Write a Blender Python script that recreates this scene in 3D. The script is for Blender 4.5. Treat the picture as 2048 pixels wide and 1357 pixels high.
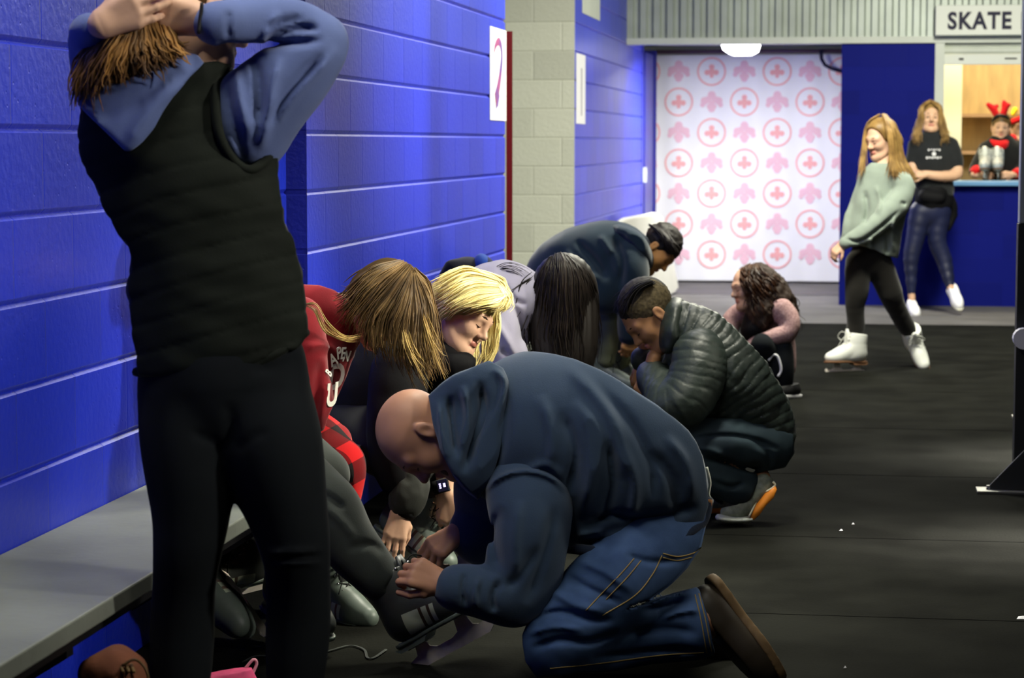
import bpy, bmesh, math, random
import numpy as np
from mathutils import Vector, Matrix
for _o in list(bpy.data.objects): bpy.data.objects.remove(_o, do_unlink=True)
C = bpy.context.scene.collection
rng = random.Random(7)
# ------------------------------------------------------------------ camera
FPX = 4570.0; YAW = math.radians(8.6); PIT = math.radians(4.92); CAMH = 1.39
cy, sy, cp, sp = math.cos(YAW), math.sin(YAW), math.cos(PIT), math.sin(PIT)
F = np.array([-sy*cp, cy*cp, -sp]); R = np.array([cy, sy, 0.0]); U = np.cross(R, F)
CAM = np.array([0, 0, CAMH]); BAS = np.stack([R, U, F])      # rows
cd = bpy.data.cameras.new('camera'); cam = bpy.data.objects.new('camera', cd); C.objects.link(cam)
cam.matrix_world = Matrix(((R[0], U[0], -F[0], 0), (R[1], U[1], -F[1], 0), (R[2], U[2], -F[2], CAMH), (0, 0, 0, 1)))
cd.sensor_width = 36; cd.lens = FPX/2048*36; cd.clip_end = 200
cd.dof.use_dof = True; cd.dof.focus_distance = 6.6; cd.dof.aperture_fstop = 6.3
bpy.context.scene.camera = cam
# ------------------------------------------------------------------ world and lights
W = bpy.data.worlds.new('world'); bpy.context.scene.world = W; W.use_nodes = True
W.node_tree.nodes['Background'].inputs[0].default_value = (.7, .72, .7, 1)
W.node_tree.nodes['Background'].inputs[1].default_value = .032
vs = bpy.context.scene.view_settings
vs.view_transform = 'Standard'; vs.look = 'None'; vs.gamma = 1; vs.use_curve_mapping = False; vs.exposure = 0.0
def area(name, loc, tgt, sx, sy_, power, col=(1, .96, .9)):
    l = bpy.data.lights.new(name, 'AREA'); l.shape = 'RECTANGLE'; l.size = sx; l.size_y = sy_; l.energy = power; l.color = col
    o = bpy.data.objects.new(name, l); C.objects.link(o); o.location = loc
    o.rotation_euler = (Vector(tgt)-Vector(loc)).to_track_quat('-Z', 'Y').to_euler(); return o
WARM = (1, .93, .8); COOL = (.82, .92, 1)
area('lamp_key', (3.0, -1.0, 4.2), (-1.3, 5.4, .9), .45, .45, 85, (1, .93, .82)).data.spread = 1.3
area('lamp_side', (3.7, 6.6, 3.0), (-1.2, 6.9, .75), .35, .5, 17, (1, .93, .76)).data.spread = .56
area('fill_wall_near', (3.4, 3.6, 3.3), (-1.9, 4.9, 1.15), .4, .4, 7.5, (1, .95, .86)).data.spread = .62  # added fill without a known fixture, brightens the near blue wall
area('fill_wall_far', (3.4, 8.6, 3.4), (-1.87, 9.6, 1.55), .4, .4, 10, (1, .96, .9)).data.spread = .5  # second added fill, lifts the farther stretch of blue wall
area('lamp_bay_near', (-.6, 7.4, 3.45), (-.9, 7.0, 0), .3, 1.4, 40, (1, .97, .80)).data.spread = 1.1
area('lamp_bay_wall', (-1.5, 4.6, 3.35), (-1.75, 5.0, 0), .2, 2.6, 60, (1, .97, .84))
area('lamp_bay_wall_far', (-1.3, 10.2, 3.35), (-1.6, 10.4, 0), .2, 2.6, 70, (1, .97, .86))
area('lamp_bay_mid', (-.2, 12.6, 3.45), (-.6, 12.6, 0), .35, 1.5, 270, (1, .98, .80))
area('lamp_bay_far', (1.0, 16.0, 3.45), (1.0, 17.0, 0), .5, 1.6, 310, (1, .98, .83))
area('lamp_rink', (4.0, 8.0, 3.0), (1.3, 8.0, 0), .3, .9, 75, (1, .93, .88)).data.spread = .36
area('lamp_rink_far', (4.0, 10.2, 3.0), (1.5, 10.2, 0), .3, .9, 95, (1, .93, .88)).data.spread = .36
# ------------------------------------------------------------------ pixel helpers (2048x1357 photo frame)
def ray(px, py): return F + R*((px-1024)/FPX) + U*((678.5-py)/FPX)
def onX(px, py, X): r = ray(px, py); return CAM + r*(X/r[0])
def onY(px, py, Y): r = ray(px, py); return CAM + r*(Y/r[1])
def onZ(px, py, Z=0.0): r = ray(px, py); return CAM + r*((Z-CAMH)/r[2])
def q(px, py, d): return np.array([(px-1024)/FPX*d, (678.5-py)/FPX*d, d])    # camera-aligned metres
def wq(p): return CAM + np.asarray(p) @ BAS                                  # -> world
def at(px, py, d): return wq(q(px, py, d))
def toq(w): return (np.asarray(w)-CAM) @ BAS.T
# ------------------------------------------------------------------ objects
def tag(o, label, cat, group=None, kind=None):
    if label: o['label'] = label
    if cat: o['category'] = cat
    if group: o['group'] = group
    if kind: o['kind'] = kind
    return o
def empty(name, loc, label, cat, group=None, rz=0):
    o = bpy.data.objects.new(name, None); C.objects.link(o); o.location = tuple(loc); o.rotation_euler = (0, 0, rz)
    o.empty_display_size = .1
    return tag(o, label, cat, group)
def mesh_obj(name, V, Fc, mats, parent=None, smooth=True, mi=None, world=True):
    me = bpy.data.meshes.new(name)
    V = np.asarray(V, dtype=np.float32)
    if parent is not None and world: V = V-np.array(parent.matrix_basis.translation, dtype=np.float32)
    if isinstance(Fc, np.ndarray):
        n, k = Fc.shape
        me.vertices.add(len(V)); me.vertices.foreach_set('co', V.ravel())
        me.loops.add(n*k); me.loops.foreach_set('vertex_index', Fc.astype(np.int32).ravel())
        me.polygons.add(n); me.polygons.foreach_set('loop_start', np.arange(n, dtype=np.int32)*k)
        me.polygons.foreach_set('loop_total', np.full(n, k, dtype=np.int32))
        me.update(calc_edges=True)
    else:
        me.from_pydata([tuple(map(float, v)) for v in V], [], Fc); me.update()
    if not isinstance(mats, (list, tuple)): mats = [mats]
    for m in mats: me.materials.append(m)
    if mi is not None: me.polygons.foreach_set('material_index', np.asarray(mi, dtype=np.int32))
    me.polygons.foreach_set('use_smooth', np.full(len(me.polygons), smooth, dtype=bool))
    o = bpy.data.objects.new(name, me); C.objects.link(o)
    if parent is not None: o.parent = parent
    return o
class MB:
    """collects plain shapes; build() links one mesh"""
    def __init__(s): s.V = []; s.F = []; s.M = []
    def add(s, V, Fc, m=0):
        b = len(s.V); s.V += [np.asarray(v, float) for v in V]; s.F += [[i+b for i in f] for f in Fc]; s.M += [m]*len(Fc); return s
    def box(s, a, b, m=0):
        x0, y0, z0 = np.minimum(a, b); x1, y1, z1 = np.maximum(a, b)
        return s.add([(x0, y0, z0), (x1, y0, z0), (x1, y1, z0), (x0, y1, z0), (x0, y0, z1), (x1, y0, z1), (x1, y1, z1), (x0, y1, z1)],
                     [(0, 3, 2, 1), (4, 5, 6, 7), (0, 1, 5, 4), (1, 2, 6, 5), (2, 3, 7, 6), (3, 0, 4, 7)], m)
    def prism(s, pts, ax, a, b, m=0):
        """polygon pts in the plane normal to axis ax, extruded a..b"""
        n = len(pts); o = [i for i in range(3) if i != ax]; V = []
        for c in (a, b):
            for p in pts:
                v = [0, 0, 0]; v[o[0]] = p[0]; v[o[1]] = p[1]; v[ax] = c; V.append(v)
        return s.add(V, [list(range(n))[::-1], list(range(n, 2*n))]+[[i, (i+1) % n, (i+1) % n+n, i+n] for i in range(n)], m)
    def tube(s, pts, r, n=8, m=0, flat=1.0, caps=True):
        pts = [np.asarray(p, float) for p in pts]; rr = r if isinstance(r, (list, tuple, np.ndarray)) else [r]*len(pts)
        b = len(s.V); up = np.array([0, 0, 1.0])
        for i, p in enumerate(pts):
            t = pts[min(i+1, len(pts)-1)]-pts[max(i-1, 0)]; t = t/(np.linalg.norm(t)+1e-9)
            if abs(t @ up) > .97: up = np.array([1.0, 0, 0])
            e = np.cross(t, up); e /= np.linalg.norm(e); g = np.cross(e, t); up = g
            for k in range(n):
                a = 2*math.pi*k/n; s.V.append(p+rr[i]*(e*math.cos(a)+g*math.sin(a)*flat))
        L = len(pts)
        for i in range(L-1):
            for k in range(n):
                s.F.append([b+i*n+k, b+i*n+(k+1) % n, b+(i+1)*n+(k+1) % n, b+(i+1)*n+k]); s.M.append(m)
        if caps:
            s.F.append([b+k for k in range(n)][::-1]); s.F.append([b+(L-1)*n+k for k in range(n)]); s.M += [m, m]
        return s
    def build(s, name, mats, parent=None, smooth=False, world=True, bevel=0):
        o = mesh_obj(name, s.V, s.F, mats, parent, smooth, s.M, world)
        bm = bmesh.new(); bm.from_mesh(o.data); bmesh.ops.recalc_face_normals(bm, faces=bm.faces); bm.to_mesh(o.data); bm.free()
        if bevel:
            b = o.modifiers.new('bevel', 'BEVEL'); b.width = bevel; b.segments = 2; b.limit_method = 'ANGLE'
        return o
# ------------------------------------------------------------------ materials
def mat(name, col, rough=.8, spec=.3, nz=0, nscale=20, col2=None, bump=0, bscale=60, bdist=.003, metal=0, sheen=0, emit=0, stretch=None, island=0, coords='Object'):
    m = bpy.data.materials.new(name); m.use_nodes = True; nt = m.node_tree; N = nt.nodes; L = nt.links
    b = N['Principled BSDF']; b.inputs['Roughness'].default_value = rough; b.inputs['Specular IOR Level'].default_value = spec
    b.inputs['Metallic'].default_value = metal; b.inputs['Base Color'].default_value = (*col, 1)
    if sheen: b.inputs['Sheen Weight'].default_value = sheen; b.inputs['Sheen Roughness'].default_value = .5
    if emit: b.inputs['Emission Color'].default_value = (*col, 1); b.inputs['Emission Strength'].default_value = emit
    tc = N.new('ShaderNodeTexCoord'); src = tc.outputs[coords]
    if stretch:
        mp = N.new('ShaderNodeMapping'); mp.inputs['Scale'].default_value = stretch; L.new(src, mp.inputs[0]); src = mp.outputs[0]
    cur = None
    if nz or col2:
        n = N.new('ShaderNodeTexNoise'); n.inputs['Scale'].default_value = nscale; n.inputs['Detail'].default_value = 4; L.new(src, n.inputs['Vector'])
        mx = N.new('ShaderNodeMix'); mx.data_type = 'RGBA'
        c2 = col2 if col2 else tuple(c*(1-nz) for c in col)
        mr = N.new('ShaderNodeMapRange'); mr.inputs[1].default_value = .35; mr.inputs[2].default_value = .65; L.new(n.outputs[0], mr.inputs[0])
        L.new(mr.outputs[0], mx.inputs[0]); mx.inputs[6].default_value = (*col, 1); mx.inputs[7].default_value = (*c2, 1)
        cur = mx.outputs[2]
    if island:
        g = N.new('ShaderNodeNewGeometry'); mr = N.new('ShaderNodeMapRange'); mr.inputs[3].default_value = 1-island; mr.inputs[4].default_value = 1+island
        L.new(g.outputs['Random Per Island'], mr.inputs[0])
        vm = N.new('ShaderNodeVectorMath'); vm.operation = 'SCALE'
        if cur: L.new(cur, vm.inputs[0])
        else: vm.inputs[0].default_value = col
        L.new(mr.outputs[0], vm.inputs['Scale']); cur = vm.outputs[0]
    if cur: L.new(cur, b.inputs['Base Color'])
    if bump:
        n = N.new('ShaderNodeTexNoise'); n.inputs['Scale'].default_value = bscale; n.inputs['Detail'].default_value = 5; L.new(src, n.inputs['Vector'])
        bp = N.new('ShaderNodeBump'); bp.inputs['Strength'].default_value = bump; bp.inputs['Distance'].default_value = bdist
        L.new(n.outputs[0], bp.inputs['Height']); L.new(bp.outputs[0], b.inputs['Normal'])
    return m
def block_mat(name, col, rough, spec, axis, off=0.0, chips=True, jd=.004, bump=.6, coat=0):
    """painted concrete block: shallow vertical joints and rough paint, in world metres; axis = run direction (0 x, 1 y)"""
    m = bpy.data.materials.new(name); m.use_nodes = True; nt = m.node_tree; N = nt.nodes; L = nt.links
    b = N['Principled BSDF']; b.inputs['Roughness'].default_value = rough; b.inputs['Specular IOR Level'].default_value = spec
    b.inputs['Coat Weight'].default_value = coat; b.inputs['Coat Roughness'].default_value = .25
    tc = N.new('ShaderNodeTexCoord'); sx = N.new('ShaderNodeSeparateXYZ'); L.new(tc.outputs['Object'], sx.inputs[0])
    def mth(op, a, c=None, v=None):
        n = N.new('ShaderNodeMath'); n.operation = op
        for i, x in enumerate((a, c)):
            if x is None: continue
            if isinstance(x, (int, float)): n.inputs[i].default_value = x
            else: L.new(x, n.inputs[i])
        return n.outputs[0]
    row = mth('FLOOR', mth('DIVIDE', sx.outputs[2], .2032))
    u = mth('ADD', mth('DIVIDE', mth('ADD', sx.outputs[axis], off), .4064), mth('MULTIPLY', row, .5))
    fr = mth('ABSOLUTE', mth('SUBTRACT', mth('FRACT', u), .5))         # .5 at the joint
    jt = N.new('ShaderNodeMapRange'); jt.inputs[1].default_value = .482; jt.inputs[2].default_value = .497; L.new(fr, jt.inputs[0])
    n1 = N.new('ShaderNodeTexNoise'); n1.inputs['Scale'].default_value = 45; n1.inputs['Detail'].default_value = 6; L.new(tc.outputs['Object'], n1.inputs['Vector'])
    n2 = N.new('ShaderNodeTexVoronoi'); n2.inputs['Scale'].default_value = 28; L.new(tc.outputs['Object'], n2.inputs['Vector'])
    pit = N.new('ShaderNodeMapRange'); pit.inputs[1].default_value = 0; pit.inputs[2].default_value = .12; pit.inputs[3].default_value = -.9; pit.inputs[4].default_value = 0; L.new(n2.outputs[0], pit.inputs[0])
    h = mth('SUBTRACT', mth('ADD', n1.outputs[0], pit.outputs[0]), mth('MULTIPLY', jt.outputs[0], 1.6))
    bp = N.new('ShaderNodeBump'); bp.inputs['Strength'].default_value = bump; bp.inputs['Distance'].default_value = jd; L.new(h, bp.inputs['Height']); L.new(bp.outputs[0], b.inputs['Normal'])
    wv = N.new('ShaderNodeTexWhiteNoise'); wv.noise_dimensions = '2D'
    cb = N.new('ShaderNodeCombineXYZ'); L.new(mth('FLOOR', u), cb.inputs[0]); L.new(row, cb.inputs[1]); L.new(cb.outputs[0], wv.inputs['Vector'])
    sc = N.new('ShaderNodeMapRange'); sc.inputs[3].default_value = .88; sc.inputs[4].default_value = 1.08; L.new(wv.outputs[0], sc.inputs[0])
    vm = N.new('ShaderNodeVectorMath'); vm.operation = 'SCALE'; vm.inputs[0].default_value = col; L.new(sc.outputs[0], vm.inputs['Scale']); L.new(vm.outputs[0], b.inputs['Base Color'])
    return m
# ------------------------------------------------------------------ noise
def vnoise(P, freq=1.0, seed=0):
    P = np.asarray(P, dtype=np.float64)*freq+seed*17.31
    i = np.floor(P).astype(np.int64); f = P-i; f = f*f*(3-2*f)
    def h(a, b, c):
        n = (a*73856093) ^ (b*19349663) ^ (c*83492791); n = (n ^ (n >> 13))*1274126177; return ((n ^ (n >> 16)) & 0xffff)/65535.0
    o = 0
    for dx in (0, 1):
        wx = f[..., 0] if dx else 1-f[..., 0]
        for dy in (0, 1):
            wy = f[..., 1] if dy else 1-f[..., 1]
            for dz in (0, 1):
                wz = f[..., 2] if dz else 1-f[..., 2]
                o = o+wx*wy*wz*h(i[..., 0]+dx, i[..., 1]+dy, i[..., 2]+dz)
    return o*2-1
# ------------------------------------------------------------------ implicit surfaces
def catmull(P, n=4):
    P = np.asarray(P, float)
    if len(P) < 3: return P
    Q = np.vstack([2*P[0]-P[1], P, 2*P[-1]-P[-2]]); out = []
    for i in range(1, len(Q)-2):
        for t in np.arange(n)/n:
            a, b, c, d = Q[i-1], Q[i], Q[i+1], Q[i+2]
            out.append(.5*((2*b)+(c-a)*t+(2*a-5*b+4*c-d)*t*t+(3*b-a-3*c+d)*t**3))
    out.append(P[-1]); return np.array(out)
class SDF:
    def __init__(s): s.P = []
    def cone(s, a, b, ra, rb, k=.02, op='u', sc=(1, 1, 1), M=None):
        s.P.append((np.asarray(a, float), np.asarray(b, float), ra, rb, k, op, np.asarray(sc, float), M)); return s
    def ball(s, c, r, sc=(1, 1, 1), M=None, k=.02, op='u'): return s.cone(c, c, r, r, k, op, sc, M)
    def chain(s, pts, rs, k=.02, op='u', sc=(1, 1, 1), n=3):
        """k only at the links to the rest; inside the chain a small blend"""
        A = np.hstack([np.asarray(pts, float), np.asarray(rs, float)[:, None]]); A = catmull(A, n) if len(A) > 2 and n > 1 else A
        for i in range(len(A)-1): s.cone(A[i, :3], A[i+1, :3], A[i, 3], A[i+1, 3], k, op, sc)
        return s
    def pchain(s, st, kd=1.0, k=.02, op='u', n=3):
        """stations (px, py, depth, radius px); kd = depth thickness factor"""
        return s.chain([q(a[0], a[1], a[2]) for a in st], [a[3]*a[2]/FPX for a in st], k, op, (1, 1, kd), n)
    def pball(s, px, py, d, rpx, kd=1.0, sc=None, k=.02, op='u', rot=0):
        M = None
        if rot: c, n = math.cos(rot), math.sin(rot); M = np.array([[c, -n, 0], [n, c, 0], [0, 0, 1]])
        return s.ball(q(px, py, d), rpx*d/FPX, sc or (1, 1, kd), M, k, op)
    def shrink(s, by, ks=None):
        o = SDF()
        for (a, b, ra, rb, k, op, sc, M) in s.P:
            if op == 'u': o.P.append((a, b, max(ra-by, .012), max(rb-by, .012), k, op, sc, M))
        return o
    def bounds(s):
        lo = np.full(3, 1e9); hi = -lo
        for (a, b, ra, rb, k, op, sc, M) in s.P:
            if op != 'u': continue
            r = max(ra, rb)*(sc if M is None else np.full(3, sc.max()))
            lo = np.minimum(lo, np.minimum(a, b)-r); hi = np.maximum(hi, np.maximum(a, b)+r)
        return lo, hi
    def grid(s, ax, lo, n, h):
        G = np.full(n, .5, dtype=np.float32)
        for (a, b, ra, rb, k, op, sc, M) in s.P:
            r = max(ra, rb)*(sc if M is None else np.full(3, sc.max()))+k+3*h
            i0 = np.clip(((np.minimum(a, b)-r-lo)/h).astype(int), 0, n-1); i1 = np.clip(((np.maximum(a, b)+r-lo)/h).astype(int)+2, 0, n)
            if np.any(i1 <= i0): continue
            sl = tuple(slice(i0[i], i1[i]) for i in range(3))
            X, Y, Z = np.meshgrid(*[ax[i][sl[i]] for i in range(3)], indexing='ij')
            pa = np.stack([X-a[0], Y-a[1], Z-a[2]], -1); ba = b-a
            if M is not None: pa = pa @ M; ba = ba @ M
            pa = pa/sc; ba = ba/sc; bb = ba @ ba
            if bb > 1e-12:
                t = np.clip(pa @ ba/bb, 0, 1); d = np.linalg.norm(pa-t[..., None]*ba, axis=-1)-(ra+(rb-ra)*t)
            else: d = np.linalg.norm(pa, axis=-1)-ra
            d = (d*(1 if M is None and sc.min() == 1 else min(1.0, sc.min()**.5))).astype(np.float32)
            g = G[sl]
            if op == 'u': e = np.maximum(k-np.abs(g-d), 0)/k; G[sl] = np.minimum(g, d)-e*e*k*.25
            else: d = -d; e = np.maximum(k-np.abs(g-d), 0)/k; G[sl] = np.maximum(g, d)+e*e*k*.25
        return G
    def mesh(s, h, post=None, pad=.02, clip=None): return mesh_groups([(s, clip)], h, post, pad)
def mesh_groups(gs, h, post=None, pad=.02, k=.03, inset=0):
    bb = [g[0].bounds() for g in gs]; lo = np.min([b[0] for b in bb], 0)-pad-2*h; hi = np.max([b[1] for b in bb], 0)+pad+2*h
    n = np.ceil((hi-lo)/h).astype(int)+1; ax = [lo[i]+np.arange(n[i])*h for i in range(3)]; G = None; XYZ = None
    for s, clip in gs:
        g = s.grid(ax, lo, n, h)
        if clip is not None:
            m = g < .06
            idx = np.argwhere(m); P = lo+idx*h; g[m] = np.maximum(g[m], clip(P[:, 0], P[:, 1], P[:, 2]).astype(np.float32)+inset)
        if G is None: G = g
        else: e = np.maximum(k-np.abs(G-g), 0)/k; G = np.minimum(G, g)-e*e*k*.25
    if post is not None:
        msk = np.abs(G) < .035; idx = np.argwhere(msk); P = lo+idx*h
        G[msk] = G[msk]+post(P).astype(np.float32)
    G[0], G[-1] = .1, .1; G[:, 0], G[:, -1] = .1, .1; G[:, :, 0], G[:, :, -1] = .1, .1
    V, Q = nets(G)
    return lo+V*h, Q
def nets(G):
    s = G < 0; cnt = sum(s[i:s.shape[0]-1+i, j:s.shape[1]-1+j, k:s.shape[2]-1+k].astype(np.int8) for i in (0, 1) for j in (0, 1) for k in (0, 1))
    act = (cnt > 0) & (cnt < 8); idx = np.full(act.shape, -1, dtype=np.int64); ii = np.argwhere(act); idx[act] = np.arange(len(ii))
    pos = np.zeros((len(ii), 3)); num = np.zeros(len(ii)); I, J, K = ii.T
    cs = [(0, 0, 0), (1, 0, 0), (0, 1, 0), (1, 1, 0), (0, 0, 1), (1, 0, 1), (0, 1, 1), (1, 1, 1)]
    vals = {c: G[I+c[0], J+c[1], K+c[2]] for c in cs}
    for a in cs:
        for d in range(3):
            if a[d]: continue
            b = list(a); b[d] = 1; b = tuple(b); va, vb = vals[a], vals[b]; x = (va < 0) != (vb < 0)
            t = np.where(x, va/np.where(x, va-vb, 1), 0); p = np.array(a, float)[None]+t[:, None]*(np.array(b)-np.array(a))
            pos += p*x[:, None]; num += x
    V = ii+pos/num[:, None]; Q = []
    for d in range(3):
        e, f = [(1, 2), (2, 0), (0, 1)][d]; sl0 = [slice(None)]*3; sl1 = [slice(None)]*3
        sl0[d] = slice(0, -1); sl1[d] = slice(1, None); A, B = s[tuple(sl0)], s[tuple(sl1)]
        e_ = np.argwhere(A != B); e_ = e_[(e_[:, e] > 0) & (e_[:, f] > 0) & (e_[:, e] < s.shape[e]-1) & (e_[:, f] < s.shape[f]-1)]
        sg = A[tuple(e_.T)]; de = np.zeros(3, int); de[e] = 1; df = np.zeros(3, int); df[f] = 1
        g = lambda o: idx[tuple((e_-o).T)]
        qd = np.stack([g(de+df), g(df), g(0*de), g(de)], 1); qd[~sg] = qd[~sg][:, ::-1]; Q.append(qd)
    Q = np.vstack(Q); Q = Q[(Q >= 0).all(1)]
    return V, Q
def join(parts):
    V = []; Q = []; M = []; b = 0
    for p in parts:
        V.append(p[0]); Q.append(p[1]+b); M.append(np.full(len(p[1]), p[2] if len(p) > 2 else 0) if not (len(p) > 2 and isinstance(p[2], np.ndarray)) else p[2]); b += len(p[0])
    return np.vstack(V), np.vstack(Q), np.concatenate(M)
def folds(amp, fx, seed=0, st=(1, 1, 1)):
    st = np.asarray(st, float)
    return lambda P: amp*(vnoise(P*st, fx, seed)+.5*vnoise(P*st, fx*2.1, seed+3))
def creases(P, lines, front=None):
    """raised/sunk fold lines given in photo pixels on the side turned to the viewer: (points, width px, amplitude m)"""
    d = P[:, 2]; px = 1024+FPX*P[:, 0]/d; py = 678.5-FPX*P[:, 1]/d; o = np.zeros(len(P))
    for pts, w, amp in lines:
        pts = catmull(np.array(pts, float), 4); best = np.full(len(P), 1e9); tt = np.zeros(len(P))
        m = (px > pts[:, 0].min()-4*w) & (px < pts[:, 0].max()+4*w) & (py > pts[:, 1].min()-4*w) & (py < pts[:, 1].max()+4*w)
        if not m.any(): continue
        x, y = px[m], py[m]; bb = best[m]; tm = tt[m]; nseg = len(pts)-1
        for i in range(nseg):
            a, b = pts[i], pts[i+1]; ab = b-a; L2 = ab @ ab+1e-9
            t = np.clip(((x-a[0])*ab[0]+(y-a[1])*ab[1])/L2, 0, 1); dd = np.hypot(x-a[0]-t*ab[0], y-a[1]-t*ab[1])
            u = dd < bb; bb[u] = dd[u]; tm[u] = (i+t[u])/nseg
        e = np.exp(-(bb/w)**2)*np.clip(np.minimum(tm, 1-tm)*5, .0, 1)
        if front is not None: e = e*(d[m] < front)
        o[m] -= 1.5*amp*e
    return o
# ================================================================== the place
CB = .2032
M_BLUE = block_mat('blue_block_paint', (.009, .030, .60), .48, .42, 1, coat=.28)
M_BLUE_SHADE = block_mat('blue_block_paint_shaded', (.004, .010, .20), .45, .4, 0)  # wall blue darkened: shade of the unlit step face put into the colour
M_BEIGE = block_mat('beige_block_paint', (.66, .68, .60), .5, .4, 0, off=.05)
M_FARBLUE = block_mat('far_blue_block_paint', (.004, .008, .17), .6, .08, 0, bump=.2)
M_FLOOR = mat('rubber_floor', (.0115, .012, .010), .8, .008, nz=.45, nscale=3, bump=.5, bscale=90, bdist=.004)
M_CONC = mat('grey_concrete_strip', (.125, .12, .115), .7, .15, nz=.25, nscale=2.5, bump=.2, bscale=40)
M_BENCH = mat('grey_bench_paint', (.24, .26, .22), .5, .4, nz=.16, nscale=5, bump=.35, bscale=35)
M_BLACK = mat('matt_black', (.006, .006, .007), .6, .3)
M_RED = mat('red_door_paint', (.27, .008, .010), .4, .4)
M_METAL = mat('galvanised_sheet', (.42, .47, .42), .45, .5, nz=.2, nscale=3, metal=.25)
M_LGREY = mat('light_grey_paint', (.60, .64, .56), .45, .4, nz=.08, nscale=4)
M_SIGN = mat('sign_board_white', (.72, .75, .68), .5, .3)
M_INK = mat('navy_ink', (.006, .006, .03), .6, .3)
M_WHITE = mat('white_vinyl', (.84, .84, .86), .6, .3)
M_PAD = mat('cream_foam_board', (.74, .73, .60), .6, .3, nz=.05, nscale=5)
M_STEEL = mat('steel', (.45, .45, .43), .35, .5, metal=.8, nz=.2, nscale=15)
M_DOORBLUE = mat('blue_door_enamel', (.01, .02, .36), .35, .5)
M_COUNTER = mat('blue_counter_laminate', (.16, .36, .62), .35, .5)
def struct(o): o['kind'] = 'structure'; return o
def cm_wall(name, m, axis, c, a0, a1, z0, z1, sign, groove=.010, depth=.010, thick=.12):
    """block wall with real bed joints; axis 0: plane x=c facing sign*x, runs along y a0..a1; axis 1: plane y=c"""
    pr = [(c, z0)]; k = math.ceil((z0+.02)/CB)
    while k*CB < z1-.02:
        z = k*CB; pr += [(c, z-groove), (c-sign*depth, z-groove*.2), (c-sign*depth*.9, z+groove*.1), (c-sign*.0012, z+groove*.95), (c, z+groove*1.15)] ; k += 1
    pr += [(c, z1), (c-sign*thick, z1), (c-sign*thick, z0)]
    if sign < 0: pr = pr[::-1]
    b = MB()
    if axis == 0: b.prism([(p[0], p[1]) for p in pr], 1, a0, a1)
    else: b.prism([(p[0], p[1]) for p in pr], 0, a0, a1)
    o = b.build(name, m)
    return struct(o)
X1, X2, X3 = -1.94, -1.868, -1.975
Y12 = onX(573, 400, X1)[1]; Y2E = onX(1010, 400, X2)[1]
YB = at(1090, 300, 16.2)[1]
FY = onZ(1860, 612)[1]
XB0 = onY(1012, 300, YB)[0]-.35; XB1 = onY(1149, 300, YB)[0]
Y3E = onX(1284, 300, XB1)[1]
cm_wall('wall_left', M_BLUE, 0, X1, -2.5, Y12+.001, 0, 3.5, 1)
cm_wall('wall_left_step', M_BLUE, 0, X2, Y12, Y2E, 0, 3.5, 1, thick=.3)
cm_wall('wall_left_step_face', M_BLUE_SHADE, 1, Y12-.004, X1-.2, X2-.001, 0, 3.5, -1, thick=.003)
cm_wall('wall_left_pier', M_BEIGE, 1, YB-.006, XB0, XB1+.0, 0, 3.6, -1, groove=.006, depth=.004, thick=.005)
cm_wall('wall_left_far', M_BLUE, 0, XB1, YB, Y3E, 0, 3.6, 1, groove=.007, thick=.04)
# corridor behind the red door
struct(MB().box((-4.2, Y2E-.3, 0), (-4.1, YB+.4, 3.5)).build('wall_left_corridor', M_BEIGE))
struct(MB().box((-4.2, -3, -.1), (4.8, onZ(1800, 649)[1], 0)).build('floor', M_FLOOR))
_b = MB(); _y = onZ(1800, 649)[1]
_b.box((-4.2, _y, -.1), (6, FY+8, 0)); struct(_b.build('floor_far', M_CONC))
_b = MB().box((-1.9, FY+1.2, 0), (1.2, FY+1.75, .004)); struct(_b.build('trim_1', mat('dark_floor_band', (.07, .065, .065), .6, .3)))
struct(MB().box((-4.2, -3, 3.6), (6, FY+8, 3.7)).build('ceiling', mat('ceiling_grey', (.16, .17, .17), .8, .2)))
struct(MB().box((4.7, -3, 0), (4.8, FY+8, 3.6)).build('wall_right', mat('dark_rink_wall', (.05, .05, .055), .7, .2)))
struct(MB().box((-4.2, -3.1, 0), (4.8, -3, 3.6)).build('wall_back', mat('dark_rear_wall', (.04, .045, .06), .7, .2)))
# raised rubber tile seams on the floor
_b = MB()
for yy in (5.2, 6.7, 8.05, 9.6, 11.2, 12.9, 14.6): _b.box((-1.5+.2*rng.random(), yy, 0), (4.6, yy+.004, .0008))
struct(_b.build('trim_2', mat('dark_seam_strip', (.003, .003, .003), .9, 0)))  # near-black strips marking the tile seams
# bench
bf = onZ(15.6, 1322, .447)[0]; b0, b1 = 1.0, Y2E-.35
t = empty('bench', (X1+.2, (b0+b1)/2, 0), 'long grey painted plank bench fixed along the blue block wall', 'bench')
MB().box((X1+.002, b0, .407), (bf, b1, .447)).build('seat_board', M_BENCH, t, bevel=.004)
MB().box((X1+.03, b0, .375), (bf-.03, b1, .406)).build('under_rail', M_BLACK, t)
y = b0+.4
while y < b1: MB().prism([(X1+.003, .374), (bf-.06, .374), (bf-.06, .34), (X1+.003, .12)], 1, y, y+.04).build('bracket', M_BLACK, t); y += 1.5
# peeled grey paint at the foot of the wall under the bench
_b = MB()
for i in range(16):
    yy = Y12-.9+i*.14; hh = .035+.05*abs(math.sin(i*1.9))+.03*rng.random()
    _b.prism([(yy, .0), (yy+.16, .0), (yy+.13, hh*.8), (yy+.08, hh), (yy+.02, hh*.7)], 0, X1, X1+.003)
struct(_b.build('baseboard_left', mat('bare_block_patch', (.18, .21, .19), .8, .2, nz=.4, nscale=30)))
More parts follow.
